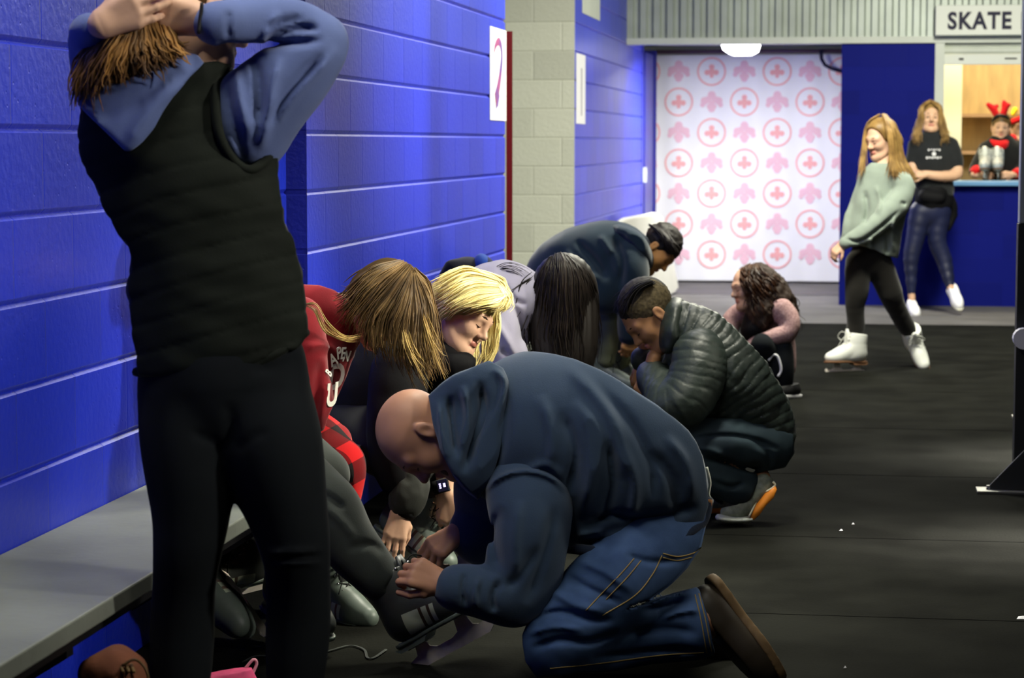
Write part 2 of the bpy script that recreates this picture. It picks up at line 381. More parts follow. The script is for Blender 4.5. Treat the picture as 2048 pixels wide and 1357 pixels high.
# red door swung open, seen on its edge
pa, pb_, = at(1012.5, 300, 12.62), at(1025, 300, 12.62); dr_ = np.array([ray(1019, 300)[0], ray(1019, 300)[1]]); dr_ /= np.linalg.norm(dr_)
struct(MB().prism([tuple(pa[:2]), tuple(pb_[:2]), tuple(pb_[:2]+dr_*.88), tuple(pa[:2]+dr_*.88)], 2, .01, 2.0).build('door_1', M_RED))
# number sign on the wall beside the door
def text_mesh(txt, size, bold=.0, extr=.001, spacing=1.0):
    c = bpy.data.curves.new('t', 'FONT'); c.body = txt; c.size = size; c.offset = bold; c.extrude = extr; c.align_x = 'CENTER'; c.align_y = 'CENTER'; c.space_character = spacing; c.resolution_u = 4
    o = bpy.data.objects.new('t', c); C.objects.link(o); bpy.context.view_layer.update()
    me = bpy.data.meshes.new_from_object(o.evaluated_get(bpy.context.evaluated_depsgraph_get()))
    V = np.array([v.co[:] for v in me.vertices]).reshape(-1, 3); Fc = [list(p.vertices) for p in me.polygons]
    bpy.data.objects.remove(o, do_unlink=True); bpy.data.meshes.remove(me); return V, Fc
def text_obj(name, txt, size, org, ex, ey, m, parent, bold=0, extr=.001, spacing=1.0, sx=1.0):
    V, Fc = text_mesh(txt, size, bold, extr, spacing); ex, ey = np.array(ex, float), np.array(ey, float); ez = np.cross(ex, ey)
    W_ = np.array(org)+V[:, :1]*sx*ex+V[:, 1:2]*ey+V[:, 2:3]*ez
    return mesh_obj(name, W_, Fc, m, parent, False)
ya, yb = onX(979, 100, X2)[1], onX(1011, 100, X2)[1]
za, zb = onX(979, 240, X2)[2], onX(979, 52, X2)[2]
t = empty('wall_sign', (X2+.003, (ya+yb)/2, za), 'white sheet sign with a brushed figure 2 on the blue wall beside the red door', 'sign')
MB().box((X2+.001, ya, za), (X2+.004, yb, zb)).build('sheet', M_WHITE, t)
_b = MB(); yc = (ya+yb)/2; hz = zb-za; wy = (yb-ya)
P2 = [(-.22, .24), (-.16, .32), (0, .38), (.13, .33), (.17, .2), (.1, .02), (-.02, -.16), (-.16, -.30)]
P2 = catmull(np.array(P2), 5); _b.tube([(X2+.005, yc+p[0]*wy*1.2, za+hz*(.5+p[1]*.95)) for p in P2], [.014+.035*i/len(P2) for i in range(len(P2))], 6)
_b.V = [np.array([X2+.0045+(v[0]-X2-.005)*.05, v[1], v[2]]) for v in _b.V]
_b.build('painted_figure', mat('purple_brush_ink', (.12, .07, .30), .6, .3, col2=(.5, .08, .15), nscale=5), t)
_b = MB().prism([(yc-.20*wy, za+.30*hz), (yc-.05*wy, za+.38*hz), (yc+.06*wy, za+.27*hz), (yc-.02*wy, za+.16*hz), (yc-.16*wy, za+.12*hz)], 0, X2+.0042, X2+.005)
_b.build('painted_puck', mat('violet_blot', (.16, .10, .42), .6, .3), t)
XW = XB1
ya, yb = onX(1152, 100, XW)[1], onX(1170, 100, XW)[1]; za, zb = onX(1160, 248, XW)[2], onX(1160, 108, XW)[2]
t = empty('wall_sign', (XW+.003, (ya+yb)/2, za), 'white sheet sign with a grey stroke on the far blue wall past the beige pier', 'sign')
MB().box((XW+.001, ya, za), (XW+.004, yb, zb)).build('sheet', M_WHITE, t)
MB().box((XW+.0042, ya+.5*(yb-ya), za+.12*(zb-za)), (XW+.005, ya+.62*(yb-ya), zb-.2*(zb-za))).build('painted_stroke', mat('grey_ink', (.4, .38, .42), .6), t)
ya, yb = onX(1164, 20, XW)[1], onX(1199, 20, XW)[1]; za, zb = onX(1180, 33, XW)[2], onX(1180, -12, XW)[2]
tag(MB().box((XW+.001, ya, za), (XW+.004, yb, zb)).build('notice', M_LGREY), 'pale paper notice high on the far blue wall above the white sheet sign', 'notice')
# blue door frame at the end of the far left wall
t = struct(empty('door_2', (XB1, Y3E+.3, 0), None, None)); del t['kind']; t['kind'] = 'structure'
BY = onZ(1500, 566, 0)[1]                                  # banner plane
zt = onY(1290, 103, Y3E+.2)[2]
MB().box((XB1-.28, Y3E, 0), (XB1+.004, Y3E+.12, 3.6)).build('door_frame', M_DOORBLUE, t)
xd = onY(1303, 300, BY-.3)[0]
MB().box((XB1-.1, Y3E+.3, 0), (XB1+.0, BY-.35, zt)).build('door_leaf', M_DOORBLUE, t)
MB().box((XB1-.1, BY-.33, 0), (max(xd, XB1+.02), BY-.25, zt+.05)).build('door_frame', mat('blue_frame_dark', (.02, .02, .25), .5), t)
_p = onX(1286, 350, XB1); MB().box((XB1+.004, _p[1]-.05, _p[2]-.07), (XB1+.03, _p[1]+.09, _p[2]+.07)).build('wall_plate', M_LGREY, t)
# corrugated header, beam and side walls of the far end
def YX(px, py, Y=None): return onY(px, py, FY if Y is None else Y)
zh = YX(1500, 80)[2]; xl = onX(1253, 80, XB1)[0]; xr = YX(1867, 80)[0]
_b = MB(); xx = XB1-.0; pts = []; pitch = 27.3/FPX*19.4
while xx < 4.0:
    pts += [(xx, FY), (xx+pitch*.42, FY), (xx+pitch*.55, FY+.035), (xx+pitch*.88, FY+.035)]; xx += pitch
pts += [(xx, FY), (xx, FY+.1), (XB1, FY+.1)]
_b.prism([(p[0], p[1]) for p in pts], 2, zh+.02, 3.6); struct(_b.build('wall_far_header', M_METAL))
struct(MB().box((XB1, FY-.03, zh-.035), (4.0, FY+.12, zh+.02)).build('trim_3', M_LGREY))
xa, xb_ = YX(1681, 300)[0], YX(1867, 300)[0]
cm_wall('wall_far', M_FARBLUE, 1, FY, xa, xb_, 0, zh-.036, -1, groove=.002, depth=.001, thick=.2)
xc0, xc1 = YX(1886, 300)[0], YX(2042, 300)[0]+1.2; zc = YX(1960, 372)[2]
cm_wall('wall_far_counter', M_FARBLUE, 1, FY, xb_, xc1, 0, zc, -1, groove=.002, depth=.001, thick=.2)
struct(MB().box((xb_+.001, FY-.02, zc+.001), (xc0, FY+.2, zh+.02)).build('trim_4', M_LGREY))
tag(MB().box((xb_+.05, FY-.09, zc+.001), (xc1, FY+.5, zc+.04)).build('counter_top', M_COUNTER, bevel=.006), 'pale blue laminate counter top of the skate rental window', 'counter')
zsh = YX(1960, 129)[2]; zst = YX(1960, 76)[2]
t = empty('roller_shutter', ((xc0+xc1)/2, FY+.05, zsh), 'half raised pale roller shutter above the rental counter', 'shutter')
_b = MB(); z = zsh+.09
while z < zst: _b.prism([(FY+.04, z), (FY+.025, z+.02), (FY+.025, z+.045), (FY+.04, z+.06), (FY+.06, z+.06), (FY+.06, z)], 0, xc0, xc1); z += .06
_b.build('slats', M_LGREY, t); MB().box((xc0, FY+.02, zsh), (xc1, FY+.07, zsh+.088)).build('bottom_bar', M_SIGN, t, bevel=.004)
MB().box((xc0+.12, FY+.01, zsh+.04), (xc0+.16, FY+.019, zsh+.055)).build('lock', M_BLACK, t); MB().box((xc0+.5, FY+.01, zsh+.045), (xc0+.6, FY+.019, zsh+.055)).build('lock', M_BLACK, t)
zs0, zs1 = YX(1950, 72)[2], YX(1950, 12)[2]; xs0 = YX(1870, 40)[0]; xs1 = xs0+1.6
t = empty('shop_sign', ((xs0+xs1)/2, FY-.1, zs0), 'white sign board reading SKATE above the rental window', 'sign')
MB().box((xs0, FY-.14, zs0), (xs1, FY-.032, zs1)).build('board', M_SIGN, t, bevel=.006)
pc = YX(1959, 43, FY-.142); text_obj('lettering', 'SKATE', .195, (pc[0], FY-.142, pc[2]), (1, 0, 0), (0, 0, 1), M_INK, t, bold=.007, spacing=1.12, sx=.86)
pc = YX(2046, 43, FY-.142); text_obj('lettering', 'R', .195, (pc[0]+.03, FY-.142, pc[2]), (1, 0, 0), (0, 0, 1), M_INK, t, bold=.007, sx=.86)
# rental room behind the window
RM = FY+2.2; zrt = 2.6
M_PLY = mat('plywood', (.62, .44, .20), .6, .3, nz=.25, nscale=4, stretch=(3, 1, .6)); M_CREAM = mat('cream_wall', (.85, .82, .62), .7, .2)
struct(MB().box((xc0-.6, RM, 0), (xc1+.6, RM+.1, 3.6)).build('wall_rental_back', M_PLY))
struct(MB().box((xb_-.3, FY+.21, 0), (xc0-.02, RM, 3.6)).build('wall_rental_side', M_CREAM))
_p = YX(1923, 250, FY+1.1)[0]; struct(MB().box((xc0-.02, FY+1.1, 0), (_p, FY+1.2, 3.0)).build('wall_rental_panel', M_CREAM))
t = empty('shelf_unit', (xc1-.8, RM-.2, 0), 'wooden shelves on the back wall of the rental room', 'shelf')
for pz in (302, 228): z = onY(1960, pz, RM-.3)[2]; MB().box((_p+.02, RM-.4, z-.03), (xc1+.5, RM-.01, z)).build('shelf_board', mat('shelf_wood', (.42, .26, .14), .6), t)
area('lamp_rental', (xc0+.55, FY+.9, 2.9), (xc0+.7, FY+1.6, 0), .5, .5, 60, (1, .88, .62))
# fluorescent fitting below the header, in front of the banner
lx0, lx1 = onY(1440, 95, FY+.9)[0], onY(1522, 95, FY+.9)[0]; lz = onY(1480, 108, FY+.9)[2]; lz1 = onY(1480, 84, FY+.9)[2]
struct(MB().box((XB1, FY+.13, lz1+.05), (xb_, BY+.6, lz1+.15)).build('ceiling_alcove', M_LGREY))
t = empty('ceiling_light', ((lx0+lx1)/2, FY+.9, lz), 'bright white fluorescent fitting under the header before the banner', 'light')
MB().prism([(lx0, lz1+.05), (lx0+.05, lz+.02), (lx0+.1, lz), (lx1-.1, lz), (lx1-.04, lz+.03), (lx1, lz1+.05)], 1, FY+.5, FY+1.3).build('diffuser', mat('lit_diffuser', (1, 1, 1), .5, emit=9), t, bevel=.01)
area('lamp_alcove', ((lx0+lx1)/2, FY+.9, lz-.02), ((lx0+lx1)/2, FY+1.1, 0), .35, .7, 125, (1, .98, .93))
# rail and conduit
_b = MB(); zr = onY(1500, 103, BY-.12)[2]
_b.tube([(XB1+.0, BY-.12, zr), (xa+.3, BY-.12, zr)], .02, 8)
tag(_b.build('curtain_rail', mat('dark_rail', (.12, .07, .1), .5), smooth=True), 'dark pipe rail holding the printed white banner', 'rail')
_b = MB(); pp = [onY(a, b, BY-.2) for a, b in ((1642, 100), (1643, 118), (1650, 130), (1665, 138), (1685, 143))]; _b.tube(pp, .018, 8)
tag(_b.build('hanging_cable', M_INK, smooth=True), 'dark looped cable hanging at the top right corner of the banner', 'cable')
struct(MB().box((-2.5, BY+.3, 0), (2.2, BY+.4, 3.6)).build('wall_far_alcove', M_LGREY))
struct(MB().box((xa+.02, FY+.2, 0), (xa+.1, BY+.3, 3.6)).build('wall_far_alcove_side', M_FARBLUE))
# banner with its printed emblems
t = empty('banner', (onY(1490, 560, BY)[0], BY, 0), 'white hanging banner printed with rows of pale red round emblems and crests', 'banner')
bx0, bx1 = onY(1306, 300, BY)[0]-.35, onY(1690, 300, BY)[0]; zb0, zb1 = .02, onY(1500, 110, BY)[2]
nx = 90; nz_ = 30; V = []; Q = []
wav = lambda x, z: .012*math.sin(x*9+z*.8)+.006*math.sin(x*23+1+z)
for j in range(nz_+1):
    for i in range(nx+1):
        x = bx0+(bx1-bx0)*i/nx; z = zb0+(zb1-zb0)*j/nz_; V.append((x, BY+wav(x, z), z))
for j in range(nz_):
    for i in range(nx): a = j*(nx+1)+i; Q.append((a, a+1, a+nx+2, a+nx+1))
nb = len(V); V += [(v[0], v[1]+.004, v[2]) for v in V]; Q += [tuple(i+nb for i in f[::-1]) for f in list(Q)]
mesh_obj('sheet', V, Q, M_WHITE, t)
M_PINK = mat('pale_red_print', (.86, .42, .42), .6, .2); M_PINK2 = mat('pale_pink_print', (.82, .52, .60), .6, .2)
_b = MB(); s_ = 1/FPX*toq((0, BY, 1.2))[2]
def poly(cx, cz, pts, m):
    n = len(pts); _b.add([(cx+p[0], BY-.006+wav(cx+p[0], cz+p[1]), cz+p[1]) for p in pts], [list(range(n))], m)
def disc(cx, cz, r, m, n=12): poly(cx, cz, [(r*math.cos(2*math.pi*k/n), r*math.sin(2*math.pi*k/n)) for k in range(n)], m)
def ring(cx, cz, r0, r1, m, n=28):
    V = []
    for k in range(n):
        a = 2*math.pi*k/n
        for r in (r0, r1): x, z = cx+r*math.cos(a), cz+r*math.sin(a); V.append((x, BY-.006+wav(x, z), z))
    _b.add(V, [(2*k, 2*k+1, (2*k+3) % (2*n), (2*k+2) % (2*n)) for k in range(n)], m)
for row in range(8):
    for col in range(-1, 7):
        px = 1292+65.6*col; py = 143+61*row
        if py > 560: continue
        c = onY(px, min(py, 700), BY); cx, cz = c[0], c[2]; e = s_*1
        if (row+col) % 2 == 0 and py < 545:
            ring(cx, cz, 25.5*e, 29*e, 0)
            for dx, dz, r in ((0, 9, 5.5), (-9, -2, 5.5), (9, -2, 5.5), (0, -1, 7), (0, -9, 4)): disc(cx+dx*e, cz+dz*e, r*e, 0)
        elif py < 545:
            for dx, dz, r in ((0, 14, 8), (-14, 2, 8), (14, 2, 8), (-7, 5, 7), (7, 5, 7), (-18, -6, 5), (18, -6, 5), (0, -4, 6), (0, -14, 7), (-5, -9, 5), (5, -9, 5)): disc(cx+dx*e, cz+dz*e, r*e, 1)
        elif (row+col) % 2 == 0:
            pass
_b.V = [v if v[2] > zb0 else np.array([v[0], v[1], zb0]) for v in _b.V]
_b.build('printed_emblems', [M_PINK, M_PINK2], t)
# cream foam board leaning by the far left wall
V = [(1222, 447), (1240, 436), (1275, 430), (1300, 425), (1312, 432), (1330, 500), (1346, 578), (1338, 588)]
df = toq(onZ(1343, 588))[2]-.05
dpx = lambda px: 18.2+(px-1222)/(1343-1222)*(df-18.2)
fr = [at(a, c, dpx(a)) for a, c in V]+[np.array([*at(1262, 588, dpx(1262))[:2], .004]), np.array([*at(1222, 588, dpx(1222))[:2], .004])]
fr[-3][2] = .004; b = MB(); bk = [p+np.array([.05, .12, 0]) for p in fr]; n = len(fr)
b.add(fr+bk, [list(range(n))[::-1], list(range(n, 2*n))]+[[i, (i+1) % n, (i+1) % n+n, i+n] for i in range(n)])
tag(b.build('foam_board', M_PAD, bevel=.02), 'cream padded board leaning against the far left wall behind the stooping teen', 'board')
# rink post at the right edge
pb = onZ(2060, 978)[1]; px0 = onY(2034, 700, pb)[0]
t = empty('rink_post', (px0+.1, pb, 0), 'tall steel post with dark lower part and triangular foot at the right edge', 'post')
zm = onY(2040, 447, pb)[2]; zg = onY(2048, 893, pb)[2]
MB().box((px0, pb, zm), (px0+.14, pb+.1, 3.5)).build('post', M_METAL, t, bevel=.004)
MB().box((px0-.004, pb-.004, 0), (px0+.14, pb+.1, zm-.002)).build('sleeve', mat('dark_sleeve', (.02, .022, .022), .5), t)
xg = onZ(1972, 984)[0]
MB().prism([(px0+.05, .012), (xg, .012), (px0+.03, zg)], 1, pb-.12, pb-.1).build('gusset', mat('gusset_paint', (.03, .033, .033), .5), t)
xf = onZ(1950, 976)[0]; MB().box((xf, pb-.17, 0), (xg+.25, pb-.05, .011)).build('foot_plate', M_STEEL, t, bevel=.002)
MB().tube([(xf+.05, pb-.11, .012), (xf+.05, pb-.11, .026)], .012, 6).build('bolt', M_STEEL, t)
for zz in (.9, .5, 1.3, 1.72): MB().tube([(px0+.03, pb-.006, zz+.15), (px0+.03, pb+.001, zz+.15)], .008, 8).build('screw', M_BLACK, t)
_q = onY(2049, 680, pb-.1); _b = MB(); _b.tube([(_q[0], pb-.07, _q[2]), (_q[0], pb-.005, _q[2])], [.042, .042], 16); _b.build('round_cap', M_WHITE, t, smooth=False)
_q = onZ(2040, 836); t = empty('anchor_plate', _q, 'small steel anchor plate bolted to the floor near the rink post', 'plate')
MB().box((_q[0]-.04, _q[1]-.05, 0), (_q[0]+.2, _q[1]+.05, .01)).build('plate', M_STEEL, t)
MB().tube([(_q[0]+.02, _q[1], .01), (_q[0]+.02, _q[1], .03)], .012, 6).build('bolt', M_STEEL, t)
for (a, b_, s) in ((1682, 1063, .007), (1706, 1050, .005), (2046, 1238, .02), (1690, 1338, .004), (1695, 630, .012)):
    p = onZ(a, b_); o = MB().add([(p[0]-s, p[1]-s, .002), (p[0]+s, p[1]-s*.6, .002), (p[0]+s*.7, p[1]+s, .004), (p[0]-s*.6, p[1]+s*.8, .003), (p[0], p[1], .008)], [(0, 1, 4), (1, 2, 4), (2, 3, 4), (3, 0, 4)]).build('paper_scrap', M_WHITE)
    tag(o, {1682: 'tiny white scrap on the dark floor, middle right', 1706: 'thin pale crumb beside the tiny white scrap on the dark floor', 2046: 'white paper scrap on the floor at the right frame edge', 1690: 'small pale crumb on the floor by the kneeling man\'s shoe toe', 1695: 'pale scrap on the floor left of the white skates'}[a], 'litter')
# ================================================================== figure kit
def skin_mat(name, col, lip=None): return mat(name, col, .52, .35, nz=.12, nscale=14, bump=.15, bscale=180, bdist=.001)
SK = skin_mat('skin', (.60, .33, .20)); SKP = skin_mat('skin_pale', (.66, .40, .27)); SKT = skin_mat('skin_tan', (.42, .21, .10)); SKR = skin_mat('skin_ruddy', (.50, .25, .15))
LIP = mat('lips', (.50, .19, .14), .4, .4)
M_EYE = mat('eye_dark', (.02, .012, .01), .3, .5); M_EYEW = mat('eye_white', (.7, .68, .64), .3, .5)
def cloth(name, col, rough=.9, nz=.2, sheen=.15, bump=.25, bscale=260, **k): return mat(name, col, rough, .08, nz=nz, nscale=k.pop('nscale', 9), bump=bump, bscale=bscale, bdist=.0015, sheen=sheen, **k)
def hair_mat(name, col, col2=None, island=.45): return mat(name, col, .42, .22, nscale=14, col2=col2 or tuple(c*.5 for c in col), island=island)
def nrm(v): v = np.asarray(v, float); return v/np.linalg.norm(v)
def frame(fwd, up):
    """columns: right, forward, up of the head in camera-aligned axes"""
    f = nrm(fwd); u = np.asarray(up, float); u = nrm(u-(u @ f)*f); r = np.cross(f, u); return np.stack([r, f, u], 1)
_hc = {}
def head_local(kind='f', h=.0042, ears=True):
    k_ = (kind, h, ears)
    if k_ in _hc: return _hc[k_]
    s = SDF(); w = 1.0 if kind == 'f' else 1.05
    s.ball((0, -.014, .03), .074*w, (1, 1.25, 1.12)); s.ball((0, .022, -.028), .058*w, (.98, 1.0, 1.25), k=.04)
    for x in (-1, 1):
        s.chain([(x*.05*w, -.005, -.052), (x*.038*w, .04, -.088), (x*.008, .07, -.103)], [.02, .018, .018], k=.03, n=2)
        s.ball((x*.036, .056, -.032), .026, k=.03); s.cone((x*.012, .078, .014), (x*.042, .068, .014), .014, .012, k=.02)
        s.ball((x*.031, .1, -.006), .016, k=.014, op='s', sc=(1.2, 1, .8)); s.ball((x*.031, .070, -.005), .0145, k=.004)
    s.cone((0, .082, .006), (0, .104, -.032), .007, .0115, k=.014); s.ball((.011, .094, -.036), .008, k=.006); s.ball((-.011, .094, -.036), .008, k=.006)
    s.cone((-.019, .079, -.066), (.019, .079, -.066), .006, .006, k=.01); s.ball((0, .088, -.062), .0085, sc=(1.6, .8, .7), k=.006); s.ball((0, .087, -.071), .009, sc=(1.5, .8, .7), k=.006)
    s.cone((-.014, .098, -.0665), (.014, .098, -.0665), .0018, .0018, k=.003, op='s')
    if ears:
        for x in (-1, 1):
            s.ball((x*.079*w, -.012, -.012), .031, (.28, .6, 1.05), k=.008); s.ball((x*.087*w, -.008, -.008), .019, (.3, .6, 1.0), k=.004, op='s'); s.ball((x*.077*w, -.006, -.036), .010, (.5, .8, 1), k=.006)
    s.cone((0, -.03, -.05), (0, -.05, -.17), .052*w, .056*w, k=.03)
    V, Q = s.mesh(h); c = V[Q].mean(1)
    lip = (np.abs(c[:, 0]) < .021) & (c[:, 1] > .082) & (c[:, 2] > -.078) & (c[:, 2] < -.057)
    _hc[k_] = (V, Q, lip.astype(int)); return _hc[k_]
def placed(loc, c, M, s=1.0):
    V = loc[0]; return (wq(c+(V*s) @ M.T), loc[1])+tuple(loc[2:])
class Person:
    def __init__(p, loc, label, skin=None, cat='person', group=None):
        p.root = empty('person', loc, label, cat, group); p.skin = skin or SK; p.under = SDF(); p.groups = []; p.extra = []
    def wear(p, name, s, h, m, post=None, clip=None, shrink=.022, under=True, label=None, mi=None):
        V, Q = s.mesh(h, post, clip=clip)
        o = mesh_obj(name, wq(V), Q, m, p.root, True, mi(V[Q].mean(1)) if mi else None)
        if label: o['label'] = label
        if under: p.groups.append((s.shrink(shrink), clip))
        return o
    def head(p, c, fwd, up, kind='f', s=1.0, h=.0042, ears=True, brow=None, eyes=False):
        M = frame(fwd, up); p.hM, p.hc, p.hs = M, np.asarray(c), s
        V, Q, lip = head_local(kind, h, ears); v, q_, l = placed((V, Q, lip), c, M, s); p.extra.append((v, q_, l))
        if brow is not None:
            T = lambda P: [wq(c+(np.array(x)*s) @ M.T) for x in P]
            for x in (-1, 1):
                b = MB()
                b.tube(T([(x*.014, .091, .020), (x*.03, .089, .026), (x*.046, .075, .021)]), [.0016*s, .002*s, .001*s], 5)
                b.build('eyebrow', brow, p.root, True); b = MB()
                b.tube(T([(x*.018, .0835, -.009), (x*.031, .0875, -.0115), (x*.044, .078, -.008)]), [.0012*s, .0018*s, .0012*s], 5)
                b.build('eyelash', brow, p.root, True)
            if eyes:
                for x in (-1, 1):
                    b = MB(); b.tube(T([(x*.031, .076, -.005), (x*.031, .0865, -.005), (x*.031, .0875, -.005)]), [.007*s, .007*s, .003*s], 8); b.build('eye', M_EYE, p.root, True)
    def hair_local(p, s, h, m, post=None, name='hair', clip=None, mi=None):
        V, Q = s.mesh(h, post, clip=clip); v, q_ = placed((V, Q), p.hc, p.hM, p.hs)
        return mesh_obj(name, v, q_, m, p.root, True, mi(V[Q].mean(1)) if mi else None)
    def limb(p, st, k=.02): p.under.pchain(st, k=k); return p
    def hand(p, w, dr, back, thumb, curl=(.3, .4, .3), s=1.0, spread=.08, thumb_open=.7, h=.0027, curls=None, tail=.05):
        """w wrist, dr towards the fingers, back = normal of the back of the hand, thumb=+1/-1: side along cross(dr, back)"""
        y = nrm(dr); z = np.asarray(back, float); z = nrm(z-(z @ y)*y); x = np.cross(y, z)*thumb; S = SDF()
        P = lambda a, b, c: np.asarray(w)+(x*a+y*b+z*c)*s
        S.cone(P(0, -tail, 0), P(0, .005, 0), .026*s, .024*s, k=.02)
        X = [.029, .010, -.010, -.027]; Ls = [.074, .082, .077, .060]; R_ = [.0092, .0095, .009, .008]
        for i in range(4):
            S.cone(P(X[i]*.55, .01, 0), P(X[i], .078-(i == 3)*.008-(i == 0)*.002, .001), .0135*s, .0115*s, k=.016)
            cu = curls[i] if curls else curl; a = 0; pos = np.array([X[i], .084-(i == 3)*.008-(i == 0)*.002, 0]); sp = (1.5-i)*spread
            for j, (fr_, c) in enumerate(zip((.45, .30, .25), cu)):
                a += c; L = Ls[i]*fr_; nx_ = pos+L*np.array([math.sin(sp)*math.cos(a), math.cos(sp)*math.cos(a), -math.sin(a)])
                S.cone(P(*pos), P(*nx_), R_[i]*s*(1-.1*j), R_[i]*s*(.9-.1*j), k=.004 if j else .008); pos = nx_
        S.cone(P(.012, .012, -.006), P(.036, .042, -.014), .015*s, .0125*s, k=.014)
        a = thumb_open; t1 = np.array([.036, .042, -.014]); d1 = np.array([math.sin(a)*.8, math.cos(a), -.35]); d1 /= np.linalg.norm(d1)
        t2 = t1+.034*d1; d2 = nrm(d1+np.array([-.35, .25, -.25])); t3 = t2+.028*d2
        S.cone(P(*t1), P(*t2), .0115*s, .010*s, k=.006); S.cone(P(*t2), P(*t3), .010*s, .008*s, k=.004)
        V, Q = S.mesh(h*max(1, s*.9)); p.extra.append((wq(V), Q, 0))
    def finish(p, h=.014):
        parts = []
        gs = p.groups+([(p.under, None)] if p.under.P else [])
        if gs: V, Q = mesh_groups(gs, h, inset=.018); parts.append((wq(V), Q, 0))
        V, Q, M = join(parts+p.extra); mesh_obj('body', V, Q, [p.skin, LIP], p.root, True, M)
def strands(p, name, guides, n, r, m, jit=.006, seed=1, wav=.0, npt=14, lo=.75, flat=.7, curl=0, fr_=3.0, world_pts=False):
    """locks interpolated between neighbouring guide curves of (px, py, depth)"""
    g = random.Random(seed); G = []
    for gd in guides:
        P = np.array([q(*a) for a in gd]) if not world_pts else np.array(gd); P = catmull(P, 6); t = np.linspace(0, len(P)-1, npt)
        i = np.minimum(t.astype(int), len(P)-2); G.append(P[i]+(t-i)[:, None]*(P[i+1]-P[i]))
    b = MB()
    for k in range(n):
        u = g.random()*(len(G)-1); i = min(int(u), len(G)-2); f = u-i; P = G[i]*(1-f)+G[i+1]*f
        off = np.array([g.gauss(0, 1) for _ in range(3)])*jit; off2 = np.array([g.gauss(0, 1) for _ in range(3)])*jit*1.6
        tt = np.linspace(0, 1, npt)[:, None]; P = P+off*(.3+.7*tt)+off2*tt**2; ph = g.random()*6.28
        if wav: P = P+wav*np.sin(tt*fr_*6.28+ph)*np.array([1, .2, .6])*(tt**.5)
        if curl: P = P+curl*np.hstack([np.cos(tt*fr_*6.28+ph), .2*np.sin(tt*fr_*6.28), np.sin(tt*fr_*6.28+ph)])*np.minimum(1, tt*3)
        L = int(npt*(lo+(1-lo)*g.random())); L = max(L, 5); P = P[:L]; rr = r*(.6+.8*g.random()); tp = np.linspace(0, 1, L)
        b.tube(wq(P), list(rr*np.minimum(1, .35+tp*5)*(1-tp**3*.85)), 5, flat=flat, caps=False)
    o = mesh_obj(name, b.V, b.F, m, p.root if isinstance(p, Person) else p, True); return o
def px_of(X, Y, Z): return 1024+FPX*X/Z, 678.5-FPX*Y/Z
def polyclip(poly, rnd=0):
    P = np.array(poly, float)
    def f(X, Y, Z):
        px, py = px_of(X, Y, Z); d = np.full(px.shape, 1e9); ins = np.zeros(px.shape, bool); n = len(P)
        for i in range(n):
            a, b = P[i], P[(i+1) % n]; ab = b-a; t = np.clip(((px-a[0])*ab[0]+(py-a[1])*ab[1])/(ab @ ab+1e-9), 0, 1)
            d = np.minimum(d, np.hypot(px-a[0]-t*ab[0], py-a[1]-t*ab[1]))
            if a[1] != b[1]: ins ^= ((a[1] > py) != (b[1] > py)) & (px < (b[0]-a[0])*(py-a[1])/(b[1]-a[1])+a[0])
        return np.where(ins, -d, d)*Z/FPX-rnd
    return f
def hemclip(pts, keep='above'):
    P = np.array(pts, float); sg = 1 if keep == 'above' else -1
    return lambda X, Y, Z: sg*(px_of(X, Y, Z)[1]-np.interp(px_of(X, Y, Z)[0], P[:, 0], P[:, 1]))*Z/FPX
def planeclip(c, n):
    c = np.asarray(c, float); n = nrm(n); return lambda X, Y, Z: (X-c[0])*n[0]+(Y-c[1])*n[1]+(Z-c[2])*n[2]
def clips(*fs): return lambda X, Y, Z: np.maximum.reduce([f(X, Y, Z) for f in fs])
def bands(st, spacing, amp, w=.006, jit=.25, slant=0):
    """stitched channels across a limb or trunk axis given by stations"""
    A = catmull(np.array([q(a[0], a[1], a[2]) for a in st]), 4); seg = np.linalg.norm(np.diff(A, axis=0), axis=1); cum = np.concatenate([[0], np.cumsum(seg)])
    def f(P):
        best = np.full(len(P), 1e9); s = np.zeros(len(P))
        for i in range(len(A)-1):
            ab = A[i+1]-A[i]; lo = -9 if i == 0 else 0; hi = 9 if i == len(A)-2 else 1
            t = np.clip((P-A[i]) @ ab/(ab @ ab+1e-12), lo, hi); d = np.linalg.norm(P-A[i]-t[:, None]*ab, axis=1); u = d < best
            best[u] = d[u]; s[u] = (cum[i]+t*seg[i])[u]
        s = s+spacing*jit*vnoise(P, 9, 5)+slant*P[:, 0]; x = (s/spacing) % 1; x = np.minimum(x, 1-x)*spacing
        return amp*(np.exp(-(x/w)**2)-.35)+.25*amp*vnoise(P, 60, 2)
    return f
def plus(*fs): return lambda P: sum(f(P) for f in fs)
from mathutils.bvhtree import BVHTree
def bvh_of(o):
    off = Vector(o.parent.matrix_basis.translation); return BVHTree.FromPolygons([v.co+off for v in o.data.vertices], [list(f.vertices) for f in o.data.polygons])
def drape(V, bv, lift=.002):
    out = []
    for v in V:
        w = wq(v); dr = nrm(w-CAM); h_ = bv.ray_cast(Vector(CAM), Vector(dr)); out.append(np.array(h_[0])-dr*lift if h_[0] is not None and abs((Vector(w)-h_[0]).length) < .35 else w)
    return out
